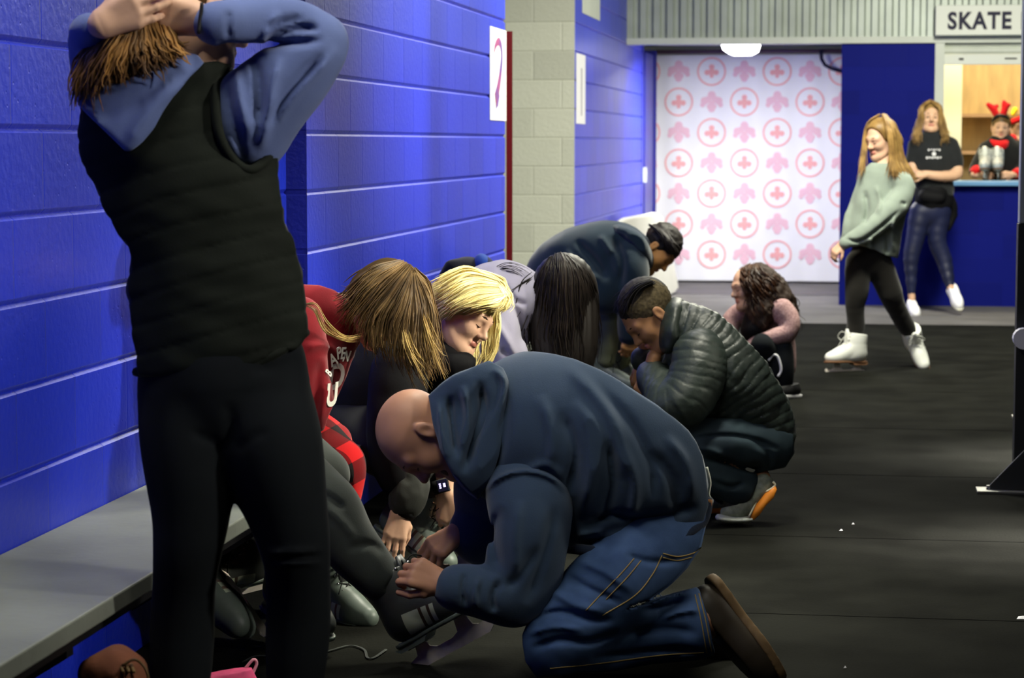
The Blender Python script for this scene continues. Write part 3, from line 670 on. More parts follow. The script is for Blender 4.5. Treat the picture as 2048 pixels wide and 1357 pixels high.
# ------------------------------------------------------------------ skates and shoes (local: x to the toe, z up, sole at z 0)
M_BOOTG = mat('grey_boot_leather', (.13, .165, .14), .38, .5, nz=.2, nscale=20); M_BOOTD = mat('dark_boot_leather', (.045, .050, .046), .4, .5, nz=.3, nscale=20)
M_PANEL = mat('pale_boot_panel', (.52, .60, .46), .5, .4, nz=.12, nscale=30); M_STRIPE = mat('brown_boot_stripe', (.16, .09, .06), .5, .3)
def boot_mat(name, col, col2=(.52, .60, .46), col3=(.16, .09, .06), z0=.088):
    m = mat(name, col, .4, .45, nz=.2, nscale=20); nt = m.node_tree; N, L = nt.nodes, nt.links; b = N['Principled BSDF']
    at_ = N.new('ShaderNodeAttribute'); at_.attribute_name = 'boot_co'; sx = N.new('ShaderNodeSeparateXYZ'); L.new(at_.outputs['Vector'], sx.inputs[0])
    def mt(op, a, c):
        n = N.new('ShaderNodeMath'); n.operation = op
        for i, x in enumerate((a, c)):
            if isinstance(x, (int, float)): n.inputs[i].default_value = x
            elif x is not None: L.new(x, n.inputs[i])
        return n.outputs[0]
    X = mt('SUBTRACT', sx.outputs[0], mt('MULTIPLY', mt('SUBTRACT', sx.outputs[2], z0), .25)); Z = sx.outputs[2]
    side = mt('GREATER_THAN', mt('ABSOLUTE', sx.outputs[1], None), .020)
    band = mt('MULTIPLY', mt('GREATER_THAN', Z, z0+.007), mt('LESS_THAN', mt('ADD', Z, mt('MULTIPLY', sx.outputs[0], .12)), z0+.062)); side = mt('MULTIPLY', side, band)
    def rg(a, c): return mt('MULTIPLY', mt('GREATER_THAN', X, a), mt('LESS_THAN', X, c))
    pan = mt('MULTIPLY', side, mt('MAXIMUM', rg(-.068, -.016), mt('MAXIMUM', rg(-.006, .012), rg(.022, .036)))); strp = mt('MULTIPLY', side, rg(-.016, .036))
    src = b.inputs['Base Color'].links[0].from_socket
    for msk, cc in ((strp, col3), (pan, col2)):
        mx = N.new('ShaderNodeMix'); mx.data_type = 'RGBA'; L.new(msk, mx.inputs[0]); L.new(src, mx.inputs[6]); mx.inputs[7].default_value = (*cc, 1); src = mx.outputs[2]
    L.new(src, b.inputs['Base Color']); return m
M_BOOTGP = boot_mat('grey_striped_boot', (.13, .165, .14)); M_BOOTDP = boot_mat('dark_striped_boot', (.045, .050, .046), (.40, .44, .34), (.05, .03, .02))
M_BLADE = mat('blade_steel', (.78, .72, .64), .45, .5, metal=0, nz=.2, nscale=30); M_LACE = mat('black_lace', (.012, .012, .012), .8, .2); M_LACEW = mat('white_lace', (.75, .76, .7), .8, .2)
M_HOOK = mat('nickel_hook', (.5, .5, .5), .25, .5, metal=.9); M_WLEA = mat('white_boot_leather', (.82, .84, .78), .4, .5, nz=.06, nscale=10); M_HEEL = mat('brown_heel', (.20, .10, .05), .5, .3)
def _ball(V, c, r, sc=(1, 1, 1)): pass
_sk = {}
def skate_parts(style, h=.0042):
    if style in _sk: return _sk[style]
    s = SDF(); z0 = .088
    s.chain([(-.105, 0, z0+.035), (-.02, 0, z0+.03), (.06, 0, z0+.028), (.125, 0, z0+.024)], [.036, .034, .041, .033], k=.02, n=3)
    s.chain([(-.07, 0, z0+.06), (-.066, 0, z0+.12), (-.075, 0, z0+.20)], [.046, .041, .050], k=.05, sc=(1.12, .92, 1)); s.chain([(-.03, 0, z0+.085), (.03, 0, z0+.055), (.07, 0, z0+.04)], [.036, .034, .03], k=.03)
    cl = lambda X, Y, Z: np.maximum(z0-Z, Z-(z0+.185+.12*(X+.03)))
    V, Q = s.mesh(h, clip=cl); s2 = SDF(); s2.chain([(-.07, 0, z0+.10), (-.075, 0, z0+.24)], [.030, .040], sc=(1.12, .92, 1))
    c = V[Q].mean(1); mi = np.zeros(len(Q), int)
    out = [('boot', V, Q, mi)]
    so = SDF(); so.chain([(-.112, 0, z0-.003), (-.02, 0, z0-.003), (.06, 0, z0-.003), (.13, 0, z0-.003)], [.037, .031, .044, .034], k=.01, sc=(1, 1, 1))
    V, Q = so.mesh(h, clip=lambda X, Y, Z: np.maximum(z0-.012-Z, Z-z0-.001)); out.append(('sole', V, Q, np.zeros(len(Q), int)))
    b = MB(); pr = [(-.145, .0), (.135, .0), (.155, .012), (.160, .034), (.150, .042), (.135, .036), (.115, .034), (.098, .042), (.090, z0-.012), (.052, z0-.012), (.044, .042), (.02, .034), (-.035, .034), (-.055, .044), (-.060, z0-.026), (-.098, z0-.026), (-.106, .036), (-.14, .026), (-.15, .010)]
    b.prism(pr, 1, -.0022, .0022); b.box((.03, -.028, z0-.0125), (.11, .028, z0-.010)); b.box((-.11, -.024, z0-.028), (-.045, .024, z0-.0255))
    out.append(('blade', b)); b = MB().prism([(-.145, z0-.0115), (-.03, z0-.0115), (-.045, z0-.025), (-.13, z0-.025)], 1, -.031, .031); out.append(('heel', b))
    b = MB(); b2 = MB(); lz = []
    for i in range(7):
        t = i/6; x = .052-.105*t if i < 4 else -.0-.012*(i-3); z = z0+.066+.028*i if i > 2 else z0+.060+.014*i
        x = [.066, .045, .024, .002, -.006, -.012, -.016][i]; z = z0+[.062, .078, .094, .112, .136, .158, .180][i]; lz.append((x, z))
        for y in (-1, 1):
            yy = y*(.022 if i < 4 else .03); (b if y < 0 else b2).tube([(x-.006, yy, z-.006), (x+.006, yy*1.05, z+.004), (x+.008, yy*1.2, z+.002)], [.0042, .0042, .0055], 6)
    out.append(('eyelet_row', b)); out.append(('eyelet_row', b2)); b = MB()
    for i in range(6):
        (x0, za), (x1, zb_) = lz[i], lz[i+1]
        for y in (-1, 1): b.tube([(x0+.008, y*.022, za+.004), ((x0+x1)/2+.016, 0, (za+zb_)/2+.012), (x1+.008, -y*.024, zb_+.004)], .0022, 5)
    x, z = lz[-1]
    for y in (-1, 1):
        P = catmull(np.array([(x+.01, 0, z), (x+.035, y*.03, z+.015), (x+.05, y*.055, z-.015), (x+.03, y*.04, z-.04), (x+.012, 0, z)]), 4); b.tube(P, .002, 5)
        b.tube(catmull(np.array([(x+.01, 0, z), (x+.04, y*.02, z-.04), (x+.055, y*.05, z-.09)]), 4), .002, 5)
    out.append(('laces', b)); b = MB(); b.tube([(.012, 0, z0+.09), (.004, 0, z0+.14), (-.006, 0, z0+.185), (-.004, 0, z0+.212)], [.016, .022, .023, .014], 10, flat=.45); out.append(('tongue', b))
    _sk[style] = out; return out
def xform(fwd, up, c, s=1.0, cam_=True):
    """local -> world for a thing whose x axis points along fwd; vectors in camera-aligned axes when cam_"""
    f = nrm(fwd); u = np.asarray(up, float); u = nrm(u-(u @ f)*f); M = np.stack([f, np.cross(u, f), u])
    if cam_: return lambda V: wq(np.asarray(c)+(np.asarray(V)*s) @ M)
    return lambda V: np.asarray(c)+(np.asarray(V)*s) @ M
def skate(T, style, label=None, parent=None, group=None, s=1.0, name='ice_skate'):
    """a thing of its own, or (parent given) worn"""
    base = T(np.array([[0, 0, 0.0]]))[0]
    r = empty(name, base, label, 'skate', group) if parent is None else None
    bm = {'grey': [M_BOOTGP, M_BOOTG], 'dark': [M_BOOTDP, M_BOOTD], 'white': [M_WLEA, M_WLEA]}[style]
    mats = {'boot': bm, 'sole': M_BOOTG if style != 'white' else M_HEEL, 'blade': M_BLADE, 'heel': M_BOOTG if style != 'white' else M_HEEL, 'hooks': M_HOOK, 'eyelet_row': M_HOOK, 'laces': M_LACE if style != 'white' else M_LACEW, 'tongue': M_BOOTD if style != 'white' else bm[1]}
    host = parent if parent is not None else r
    if parent is not None:
        e = bpy.data.objects.new('ice_skate', None); C.objects.link(e); e.parent = parent; e.location = Vector(base)-parent.matrix_basis.translation; e.empty_display_size = .05
        host = e
    off = np.array(r.location) if r is not None else base
    for it in skate_parts('white' if style == 'white' else 'rent'):
        if len(it) == 4: V, Q, mi = it[1], it[2], it[3]
        else: V, Q, mi = np.array(it[1].V), it[1].F, it[1].M
        o = mesh_obj(it[0], T(V)-off, Q, mats[it[0]], host, it[0] not in ('blade', 'heel'), mi, world=False)
        if it[0] == 'boot': o.data.attributes.new('boot_co', 'FLOAT_VECTOR', 'POINT').data.foreach_set('vector', np.asarray(V, dtype=np.float32).ravel())
    return r or host
def shoe_mesh(L=.28, h=.004, low=True):
    s = SDF(); k = L/.28
    s.chain([(-.10*k, 0, .045), (-.02*k, 0, .04), (.06*k, 0, .037), (.115*k, 0, .030)], [.034, .034, .042, .032], k=.02); s.chain([(-.075*k, 0, .06), (-.075*k, 0, .10)], [.037, .036], k=.03, sc=(1.15, .95, 1)); s.cone((-.03*k, 0, .065), (.04*k, 0, .05), .034, .03, k=.03)
    up = s.mesh(h, clip=lambda X, Y, Z: np.maximum(.016-Z, Z-(.088-.10*(X+.07))*1.0-.0))
    so = SDF(); so.chain([(-.105*k, 0, .012), (-.02*k, 0, .012), (.06*k, 0, .012), (.125*k, 0, .016)], [.040, .036, .047, .034], k=.01)
    sl = so.mesh(h, clip=lambda X, Y, Z: np.maximum(-Z, Z-.022-.0*X)); return up, sl
_sh = None
def shoe(T, mu, ms, parent, s=1.0, bend=0):
    global _sh
    if _sh is None: _sh = shoe_mesh()
    e = bpy.data.objects.new('shoe', None); C.objects.link(e); e.parent = parent; base = T(np.zeros((1, 3)))[0]; e.location = Vector(base)-parent.matrix_basis.translation
    for nm, (V, Q), m in (('upper', _sh[0], mu), ('sole', _sh[1], ms)):
        V = V.copy()
        if bend:
            x = np.minimum(V[:, 0]-.055, 0); a = -x*bend/.16; V2 = V.copy(); cz = 0
            V2[:, 0] = np.where(x < 0, .055+x*np.cos(a*.7)-(V[:, 2])*np.sin(-a)*-1*0+V[:, 2]*np.sin(a)*1.0, V[:, 0]); V2[:, 2] = np.where(x < 0, V[:, 2]*np.cos(a)-x*np.sin(a*.7), V[:, 2]); V = V2
        mesh_obj(nm, T(V)-base, Q, m, e, True, world=False)
    return e
def skate_ankle(a, fwd, up, style, parent=None, s=1.0, label=None, loc=(-.07, 0, .275)):
    T = xform(fwd, up, (0, 0, 0), s); o = toq(T(np.array([loc]))[0]); return skate(xform(fwd, up, np.asarray(a)-o, s), style, label=label, parent=parent, s=s)
# ================================================================== 1 standing woman in the black vest, back to the viewer
M_VEST = cloth('black_quilted_vest', (.012, .015, .011), .75, nz=.3, sheen=.02); M_LEG = cloth('black_leggings', (.0085, .0105, .0125), .9, nz=.15, sheen=.02, bump=.15)
M_HOODB = cloth('slate_blue_fleece', (.115, .155, .33), .95, nz=.12, sheen=.1); M_HAIRAUB = hair_mat('auburn_hair', (.26, .13, .035), (.06, .028, .009), .5)
D = 4.8
p = Person(at(480, 1600, D)*[1, 1, 0], 'person in a black quilted vest and leggings standing, both hands raised to their auburn hair', SKP)
pr = p
s = SDF(); s.pchain([(330, 190, D, 95), (330, 245, D, 160), (362, 330, D, 181), (375, 400, D, 181), (408, 462, D, 170), (428, 525, D, 167), (434, 600, D, 173), (442, 680, D, 172), (446, 760, D, 172)], kd=.62, k=.03, n=3)
ls = [(-.30, .075)]
def quilt(P):
    r, u = P[:, 0], P[:, 1]; x = ((u+.28*np.abs(r+.43-.1*u)+.008*vnoise(P, 6, 4))/.062) % 1; x = np.minimum(x, 1-x)*.062
    return .0030*(np.exp(-(x/.005)**2)-.4)+.0040*vnoise(P*[1, 2.2, 1], 14, 2)+.007*vnoise(P*[.6, 2.4, 1], 7, 8)
vest_poly = [(150, 195), (153, 290), (172, 345), (186, 365), (205, 412), (222, 440), (237, 468), (256, 492), (262, 512), (258, 560), (262, 640), (268, 690), (280, 748), (330, 752), (420, 752), (470, 742), (520, 722), (560, 700), (590, 695), (612, 672), (608, 640), (606, 590), (600, 545), (590, 505), (573, 455), (562, 430), (556, 370), (552, 310), (545, 292), (535, 316), (515, 333), (495, 338), (470, 322), (447, 288), (435, 250), (431, 200), (433, 165), (452, 140), (462, 128), (425, 122), (400, 128), (350, 150), (250, 160)]
p.wear('vest', s, .0065, M_VEST, quilt, polyclip(vest_poly))
b = MB(); dv = D-.085      # rolled piping round the armhole, and the hem binding
arm = [(545, 292, D-.02), (535, 316, D-.06), (515, 335, D-.085), (495, 340, D-.095), (470, 324, D-.10), (447, 290, D-.115), (435, 250, D-.115), (431, 200, D-.10), (433, 165, D-.06), (455, 135, D-.03)]
b.tube(wq(catmull(np.array([q(*a) for a in arm]), 4)), .011, 8); b.build('piping', M_VEST, p.root, True); b = MB()
hem = [(272, 744, D-.02), (300, 752, D-.06), (360, 755, D-.10), (420, 753, D-.11), (470, 744, D-.11), (520, 724, D-.10), (565, 700, D-.085), (612, 664, D-.02)]
b.tube(wq(catmull(np.array([q(*a) for a in hem]), 4)), .010, 8); b.build('piping', M_VEST, p.root, True)
# side slit placket and small tag
b = MB().tube(wq(catmull(np.array([q(*a) for a in [(566, 450, D-.03), (585, 500, D-.035), (600, 560, D-.03), (606, 600, D-.02)]]), 4)), .006, 6); b.build('pocket_zip', M_BLACK, p.root, True)
b = MB().box((0, 0, 0), (.014, .002, .02)); 
# leggings
s = SDF(); k = 1
s.pchain([(446, 735, D, 156), (447, 780, D, 150), (450, 800, D, 118)], kd=.72, k=.03)
s.pchain([(372, 800, D, 82), (376, 880, D-.01, 83), (382, 960, D-.015, 77), (382, 1040, D-.02, 64), (374, 1110, D-.02, 55), (367, 1180, D, 50), (364, 1260, D+.015, 53), (362, 1350, D+.01, 50), (361, 1470, D, 37), (361, 1560, D, 31)], kd=1.05, k=.03)
s.pchain([(528, 800, D, 84), (538, 880, D-.01, 93), (557, 960, D-.015, 82), (578, 1040, D-.02, 66), (591, 1100, D-.02, 56), (597, 1170, D, 52), (597, 1250, D+.015, 54), (592, 1340, D+.01, 50), (588, 1470, D, 37), (588, 1560, D, 31)], kd=1.05, k=.03)
knee = [([(528, 1112), (560, 1106), (600, 1104), (648, 1102)], 5, .006), ([(535, 1124), (580, 1118), (648, 1112)], 5, -.005), ([(535, 1134), (580, 1128), (650, 1128)], 5, .005),
        ([(455, 800), (462, 850), (463, 905)], 12, -.004), ([(470, 905), (500, 880), (540, 860)], 9, -.003), ([(455, 905), (420, 880), (380, 865)], 9, -.003), ([(500, 745), (560, 730), (600, 712)], 6, -.004)]
p.wear('leggings', s, .0075, M_LEG, plus(folds(.002, 7, 3, (1, .5, 1)), lambda P: creases(P, knee, D+.03)))
# hoodie: neck part, sleeves, hood
s = SDF(); s.pchain([(372, 150, D, 95), (375, 260, D, 110)], kd=.6)
s.pchain([(505, 275, D-.02, 62), (490, 250, D-.02, 76), (530, 205, D-.03, 74), (585, 150, D-.04, 66), (632, 98, D-.05, 52), (650, 76, D-.05, 36)], k=.03)
s.pchain([(648, 74, D-.05, 36), (600, 54, D-.055, 46), (540, 46, D-.06, 50), (485, 46, D-.09, 48), (450, 48, D-.12, 42), (422, 47, D-.135, 38)], k=.012)
slv = [([(675, 95), (640, 140), (590, 190), (545, 250), (515, 300)], 9, .007), ([(650, 105), (600, 160), (560, 215), (530, 280)], 9, -.010), ([(560, 110), (545, 170), (540, 220), (520, 300)], 10, .009), ([(510, 110), (520, 180), (515, 250)], 10, -.010), ([(470, 140), (480, 200), (500, 280)], 9, .008), ([(455, 170), (462, 230), (490, 320)], 7, -.008),
       ([(520, 92), (550, 70), (600, 55), (640, 60)], 7, -.012), ([(530, 60), (560, 45), (610, 35)], 7, -.008), ([(525, 100), (535, 60), (560, 20)], 8, .008), ([(430, 85), (480, 92), (540, 88), (600, 85), (650, 78)], 8, -.012), ([(457, 20), (455, 50), (458, 82)], 5, -.006)]
p.wear('hoodie_sleeve', s, .006, M_HOODB, plus(folds(.004, 9, 1), lambda P: creases(P, slv, D+.1)), hemclip([(0, 400), (600, 400)]))
s = SDF(); s.pchain([(215, 215, D+.0, 42), (190, 165, D+.06, 40), (180, 110, D+.10, 34), (176, 82, D-.0, 33), (176, 68, D-.10, 31), (186, 58, D-.17, 28)], k=.02)
p.wear('hoodie_sleeve', s, .007, M_HOODB, folds(.004, 9, 6))
s = SDF(); s.pchain([(330, 150, D-.02, 110), (310, 200, D-.03, 150), (270, 250, D-.045, 150), (250, 300, D-.06, 120)], kd=.62, k=.05)
hoodpoly = [(158, 208), (196, 250), (226, 280), (250, 304), (262, 303), (285, 285), (308, 255), (325, 222), (345, 190), (378, 155), (408, 126), (395, 110), (370, 105), (330, 108), (250, 120), (170, 160)]
hc = [([(250, 300), (280, 250), (320, 200), (370, 150)], 14, .008), ([(190, 240), (230, 225), (290, 190), (360, 130)], 12, -.006)]
p.wear('hood', s, .006, M_HOODB, plus(folds(.004, 7, 9), lambda P: creases(P, hc, D)), polyclip(hoodpoly), under=False)
# head, hair and hands
p.head(q(408, 20, D+.01), (.8, -.32, .5), (.15, 1, .25), s=1.0, brow=M_HAIRAUB)
p.under.pchain([(400, 90, D, 55), (385, 190, D, 60)])
s = SDF(); s.ball((0, -.02, .035), .083, (1, 1.2, 1.08)); s.ball((0, -.05, -.02), .066, k=.03); s.ball((0, .14, -.02), .10, op='s', k=.01)
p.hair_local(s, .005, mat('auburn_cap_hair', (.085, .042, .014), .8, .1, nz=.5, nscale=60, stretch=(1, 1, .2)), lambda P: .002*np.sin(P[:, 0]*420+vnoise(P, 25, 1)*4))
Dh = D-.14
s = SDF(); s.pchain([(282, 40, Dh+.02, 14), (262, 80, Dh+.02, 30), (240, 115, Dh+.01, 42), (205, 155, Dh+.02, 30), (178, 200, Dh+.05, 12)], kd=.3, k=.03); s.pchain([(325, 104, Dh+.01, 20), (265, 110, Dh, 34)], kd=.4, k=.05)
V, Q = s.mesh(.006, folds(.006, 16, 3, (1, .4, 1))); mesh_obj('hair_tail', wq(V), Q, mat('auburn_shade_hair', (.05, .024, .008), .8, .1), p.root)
strands(p, 'hair_locks', [[(330, 30, Dh+.02), (345, 70, Dh), (358, 98, Dh), (378, 108, Dh)], [(292, 15, Dh), (310, 80, Dh-.01), (325, 110, Dh-.02), (345, 128, Dh-.01)], [(285, 20, Dh-.02), (285, 80, Dh-.04), (290, 120, Dh-.04), (300, 145, Dh-.03)], [(275, 28, Dh-.02), (250, 90, Dh-.05), (235, 130, Dh-.05), (240, 168, Dh-.03)], [(262, 35, Dh-.02), (222, 95, Dh-.05), (198, 145, Dh-.04), (195, 185, Dh-.02)], [(245, 45, Dh), (195, 105, Dh-.03), (172, 160, Dh-.01), (165, 215, Dh)], [(230, 55, Dh), (180, 100, Dh), (158, 150, Dh), (158, 235, Dh+.02)]], 700, .0034, M_HAIRAUB, .009, 4, wav=.003, lo=.75)
p.hand(q(410, 42, D-.13), (-1, .12, -.1), (.1, -.35, -1), -1, s=1.1, curls=[(.5, .9, .5), (.45, .7, .5), (.4, .6, .4), (.3, .5, .3)], thumb_open=.9)
p.hand(q(200, 50, D-.20), (1, .42, .0), (-.1, -.3, -1), 1, s=1.0, curls=[(.2, .3, .3), (.2, .3, .2), (.3, .4, .3), (.35, .5, .3)], thumb_open=.5, tail=.0)
for pts, r in (([(409, 5), (407, 25), (404, 45), (402, 68)], .004),): MB().tube(wq(catmull(np.array([q(a-5, b_, D-.17) for a, b_ in pts]), 3)), r, 8).build('wrist_band', M_BLACK, p.root, True)
MB().tube(wq(catmull(np.array([q(a, b_, Dh-.05) for a, b_ in ((268, 12), (276, 6), (281, 8), (279, 14))]), 3)), .003, 6).build('hair_clip', M_WHITE, p.root, True)
for x, d in ((361, D), (588, D)):
    g = toq(at(x, 1590, d)*[1, 1, 0]); shoe(xform((.15, .03, 1), (0, 1, 0), g, cam_=True), M_BLACK, M_WHITE, p.root)
p.finish()
# ================================================================== 2 kneeling bald man in the navy hoodie
M_NAVY = cloth('navy_fleece', (.042, .070, .118), .92, nz=.12, sheen=.2, nscale=5); M_NAVYD = cloth('navy_rib_knit', (.014, .022, .045), .92, sheen=.2, bump=.5, bscale=120)
def denim(name, a, b_): return mat(name, a, .85, .2, nscale=6, col2=b_, bump=.4, bscale=420, bdist=.001)
M_JEAN = denim('blue_denim', (.082, .15, .32), (.034, .070, .16)); M_STITCH = mat('gold_stitch', (.42, .30, .10), .8)
D = 6.0
p = Person(at(1240, 1330, D)*[1, 1, 0], 'bald person in a navy hoodie and blue jeans kneeling to lace a dark skate', SKR)
s = SDF(); s.pchain([(1345, 1010, D, 88), (1315, 960, D, 122), (1245, 910, D, 160), (1165, 875, D, 164), (1095, 862, D, 148), (1040, 868, D, 135), (985, 880, D, 95)], kd=1.0, k=.04)
s.pball(1325, 1010, D, 95, k=.05); s.pball(1200, 1000, D, 110, k=.06); s.pball(1100, 930, D-.03, 100, k=.06)
navy_poly = [(862, 790), (880, 770), (905, 750), (945, 735), (980, 722), (1010, 709), (1040, 705), (1075, 706), (1110, 710), (1150, 720), (1200, 741), (1240, 762), (1275, 787), (1315, 812), (1350, 838), (1375, 862), (1392, 885), (1405, 912), (1412, 945), (1417, 985), (1417, 1012), (1405, 1046), (1385, 1060), (1370, 1072), (1340, 1090), (1300, 1102), (1250, 1110), (1190, 1102), (1120, 1096), (1040, 1090), (960, 1010), (930, 960), (880, 930), (858, 840)]
body_f = [([(1130, 730), (1200, 800), (1240, 880), (1250, 960)], 13, .010), ([(1180, 760), (1262, 850), (1300, 930), (1310, 1000)], 11, -.010), ([(1150, 800), (1190, 870), (1185, 950), (1160, 1040)], 14, .012), ([(1120, 820), (1150, 900), (1140, 990)], 12, -.012),
          ([(1080, 790), (1105, 870), (1100, 940)], 12, .008), ([(1240, 1060), (1290, 1040), (1340, 1030), (1400, 1010)], 12, -.012), ([(1200, 1085), (1260, 1070), (1330, 1062)], 10, .010), ([(1210, 880), (1225, 960), (1205, 1050)], 12, -.012), ([(1250, 900), (1272, 970), (1260, 1050)], 11, .010), ([(1300, 900), (1345, 960), (1360, 1030)], 12, -.010), ([(1330, 870), (1375, 930), (1390, 1000)], 10, .008),
          ([(1160, 1050), (1230, 1030), (1290, 1045)], 9, -.010), ([(1150, 1075), (1210, 1062)], 8, .010), ([(1000, 760), (1010, 830), (1000, 900), (970, 960)], 12, -.010), ([(1045, 950), (1090, 930), (1130, 960)], 8, .006)]
p.wear('hoodie', s, .0065, M_NAVY, plus(folds(.0035, 7, 2), lambda P: creases(P, body_f, D)), polyclip(navy_poly))
b = MB(); hm = [(1417, 1000, D-.05), (1408, 1040, D-.09), (1385, 1062, D-.13), (1340, 1092, D-.16), (1290, 1106, D-.17), (1240, 1111, D-.17), (1180, 1102, D-.14), (1125, 1096, D-.1)]
b.tube(wq(catmull(np.array([q(*a) for a in hm]), 4)), .014, 8); b.build('waistband', M_NAVYD, p.root, True)
# hood bunched at the neck
s = SDF(); s.pchain([(893, 790, D-.02, 34), (930, 775, D-.03, 48), (975, 770, D-.03, 50), (1000, 800, D-.03, 40)], kd=1.5, k=.05); s.pchain([(890, 800, D-.04, 36), (905, 860, D-.07, 46), (925, 925, D-.08, 50), (955, 965, D-.06, 40)], kd=1.2, k=.05); s.pchain([(985, 780, D-.05, 40), (985, 850, D-.08, 48), (965, 930, D-.08, 46)], kd=1.2, k=.05)
s.pchain([(880, 780, D+.06, 32), (885, 850, D+.14, 36)], k=.05)
hf = [([(985, 735), (1008, 760), (1005, 800), (985, 860), (960, 950)], 7, .012), ([(960, 760), (965, 820), (945, 890), (925, 950)], 9, -.014), ([(925, 770), (935, 830), (925, 900)], 8, .010), ([(900, 790), (905, 850), (915, 920)], 7, -.010), ([(878, 800), (882, 860), (895, 920)], 5, .008)]
p.wear('hood', s, .0055, M_NAVY, plus(folds(.004, 12, 8), lambda P: creases(P, hf, D)), polyclip([(858, 792), (880, 770), (905, 752), (940, 737), (978, 723), (1005, 738), (1016, 765), (1012, 830), (1000, 900), (985, 960), (955, 1000), (935, 985), (905, 950), (880, 900), (868, 850)]), shrink=.03)
# near arm
s = SDF(); DA = D-.17
s.pchain([(1055, 960, D-.10, 84), (1060, 1030, DA, 74), (1052, 1110, DA, 70), (1040, 1175, DA, 62), (1025, 1200, DA, 48)], kd=.8, k=.03)
s.pchain([(1030, 1195, DA, 48), (985, 1190, DA-.01, 44), (935, 1180, DA-.01, 40), (908, 1176, DA-.02, 36)], k=.03)
af = [([(968, 985), (1000, 955), (1050, 943), (1100, 955), (1133, 985)], 5, .010), ([(1110, 1010), (1095, 1080), (1075, 1150), (1050, 1210)], 10, -.008), ([(1000, 1010), (990, 1080), (1000, 1150)], 12, -.010), ([(1040, 1000), (1030, 1080), (1035, 1160)], 12, .008), ([(1000, 1160), (985, 1195), (990, 1225)], 7, -.010), ([(960, 1150), (950, 1190), (955, 1220)], 6, .008), ([(930, 1145), (925, 1180), (930, 1215)], 5, -.008), ([(1080, 1090), (1040, 1150), (1010, 1180)], 9, -.008)]
p.wear('sleeve', s, .006, M_NAVY, plus(folds(.004, 9, 12), lambda P: creases(P, af, D)))
b = MB().tube(wq(np.array([q(918, 1178, DA-.02), q(893, 1176, DA-.02)])), [.047, .043], 16); b.build('cuff', M_NAVYD, p.root, True)
# far arm
DF = D+.16
s = SDF(); s.pchain([(985, 950, D+.10, 75), (985, 1010, DF, 62), (985, 1070, DF, 52), (960, 1078, DF-.02, 44), (935, 1068, DF-.04, 38)], k=.03)
p.wear('sleeve', s, .007, M_NAVY, folds(.005, 10, 5)); MB().tube(wq(np.array([q(945, 1072, DF-.04), q(922, 1062, DF-.06)])), [.045, .042], 16).build('cuff', M_NAVYD, p.root, True)
p.hand(q(893, 1170, DA-.02), (-1, .42, -.05), (.15, .35, -1), 1, s=1.08, curls=[(.8, 1.0, .5), (.9, 1.1, .5), (1.0, 1.1, .5), (1.0, 1.1, .5)], thumb_open=.55)
p.hand(q(922, 1062, DF-.06), (-1, -.72, -.25), (-.35, .6, -.8), -1, s=1.08, curls=[(.55, .6, .3), (.6, .8, .4), (.8, 1.0, .5), (.9, 1.0, .5)], thumb_open=.7)
# head
p.head(q(842, 872, D-.02), (-.22, -1, -.12), (-1, .20, -.05), kind='m', s=1.05, brow=mat('grey_brow', (.12, .08, .05)))
p.under.pchain([(880, 870, D, 62), (950, 870, D, 75)])
s = SDF(); s.ball((0, .05, -.085), .052, (1.05, .8, .8)); s.ball((0, .10, -.075), .02, op='s'); s.ball((0, .02, -.02), .07, op='s', k=.01)
p.hair_local(s, .005, hair_mat('stubble', (.10, .055, .035)), name='beard')
# jeans
s = SDF()
s.pchain([(1348, 1050, D-.02, 80), (1330, 1085, D-.03, 95), (1262, 1150, D-.10, 92), (1190, 1215, D-.14, 84), (1130, 1272, D-.15, 76), (1105, 1300, D-.15, 62)], k=.03); s.pball(1350, 1070, D+.06, 78, k=.05)
s.pchain([(1108, 1306, D-.15, 50), (1180, 1292, D-.13, 56), (1260, 1275, D-.10, 60), (1340, 1258, D-.09, 60), (1415, 1245, D-.09, 66)], kd=.8, k=.03)
s.pchain([(1320, 1090, D+.14, 85), (1220, 1190, D+.18, 75), (1140, 1270, D+.18, 60), (1110, 1290, D+.17, 48)], k=.03); s.pchain([(1115, 1292, D+.17, 45), (1250, 1272, D+.18, 48), (1370, 1250, D+.18, 52)], k=.03)
jean_poly = [(1418, 1010), (1412, 1045), (1400, 1095), (1375, 1135), (1345, 1165), (1300, 1200), (1258, 1212), (1252, 1222), (1300, 1203), (1345, 1188), (1393, 1174), (1400, 1180), (1415, 1230), (1430, 1310), (1400, 1320), (1300, 1330), (1200, 1342), (1120, 1352), (1075, 1357), (1052, 1325), (1045, 1270), (1062, 1225), (1100, 1130), (1120, 1080), (1200, 1040), (1300, 1000)]
jf = [([(1060, 1240), (1120, 1225), (1180, 1240), (1230, 1240)], 7, -.010), ([(1050, 1270), (1110, 1255), (1170, 1262)], 7, .008), ([(1060, 1300), (1120, 1280), (1180, 1285), (1240, 1262)], 7, -.010), ([(1130, 1150), (1180, 1180), (1250, 1210)], 8, -.009), ([(1150, 1120), (1210, 1145), (1270, 1190)], 8, .008), ([(1100, 1180), (1150, 1210), (1210, 1225)], 8, .008), ([(1240, 1280), (1290, 1262), (1350, 1260), (1400, 1270)], 9, -.008), ([(1180, 1320), (1260, 1308), (1340, 1300), (1410, 1305)], 7, -.007), ([(1280, 1222), (1330, 1215), (1390, 1195)], 8, -.008), ([(1320, 1240), (1360, 1225), (1400, 1222)], 6, .008), ([(1250, 1110), (1300, 1125), (1370, 1120)], 7, -.006)]
p.wear('jeans', s, .006, M_JEAN, plus(folds(.0045, 10, 21), lambda P: creases(P, jf, D)), polyclip(jean_poly), shrink=.02)
def onsurf(pts, d): return wq(catmull(np.array([q(a, c, d0) for a, c, d0 in pts]), 4))
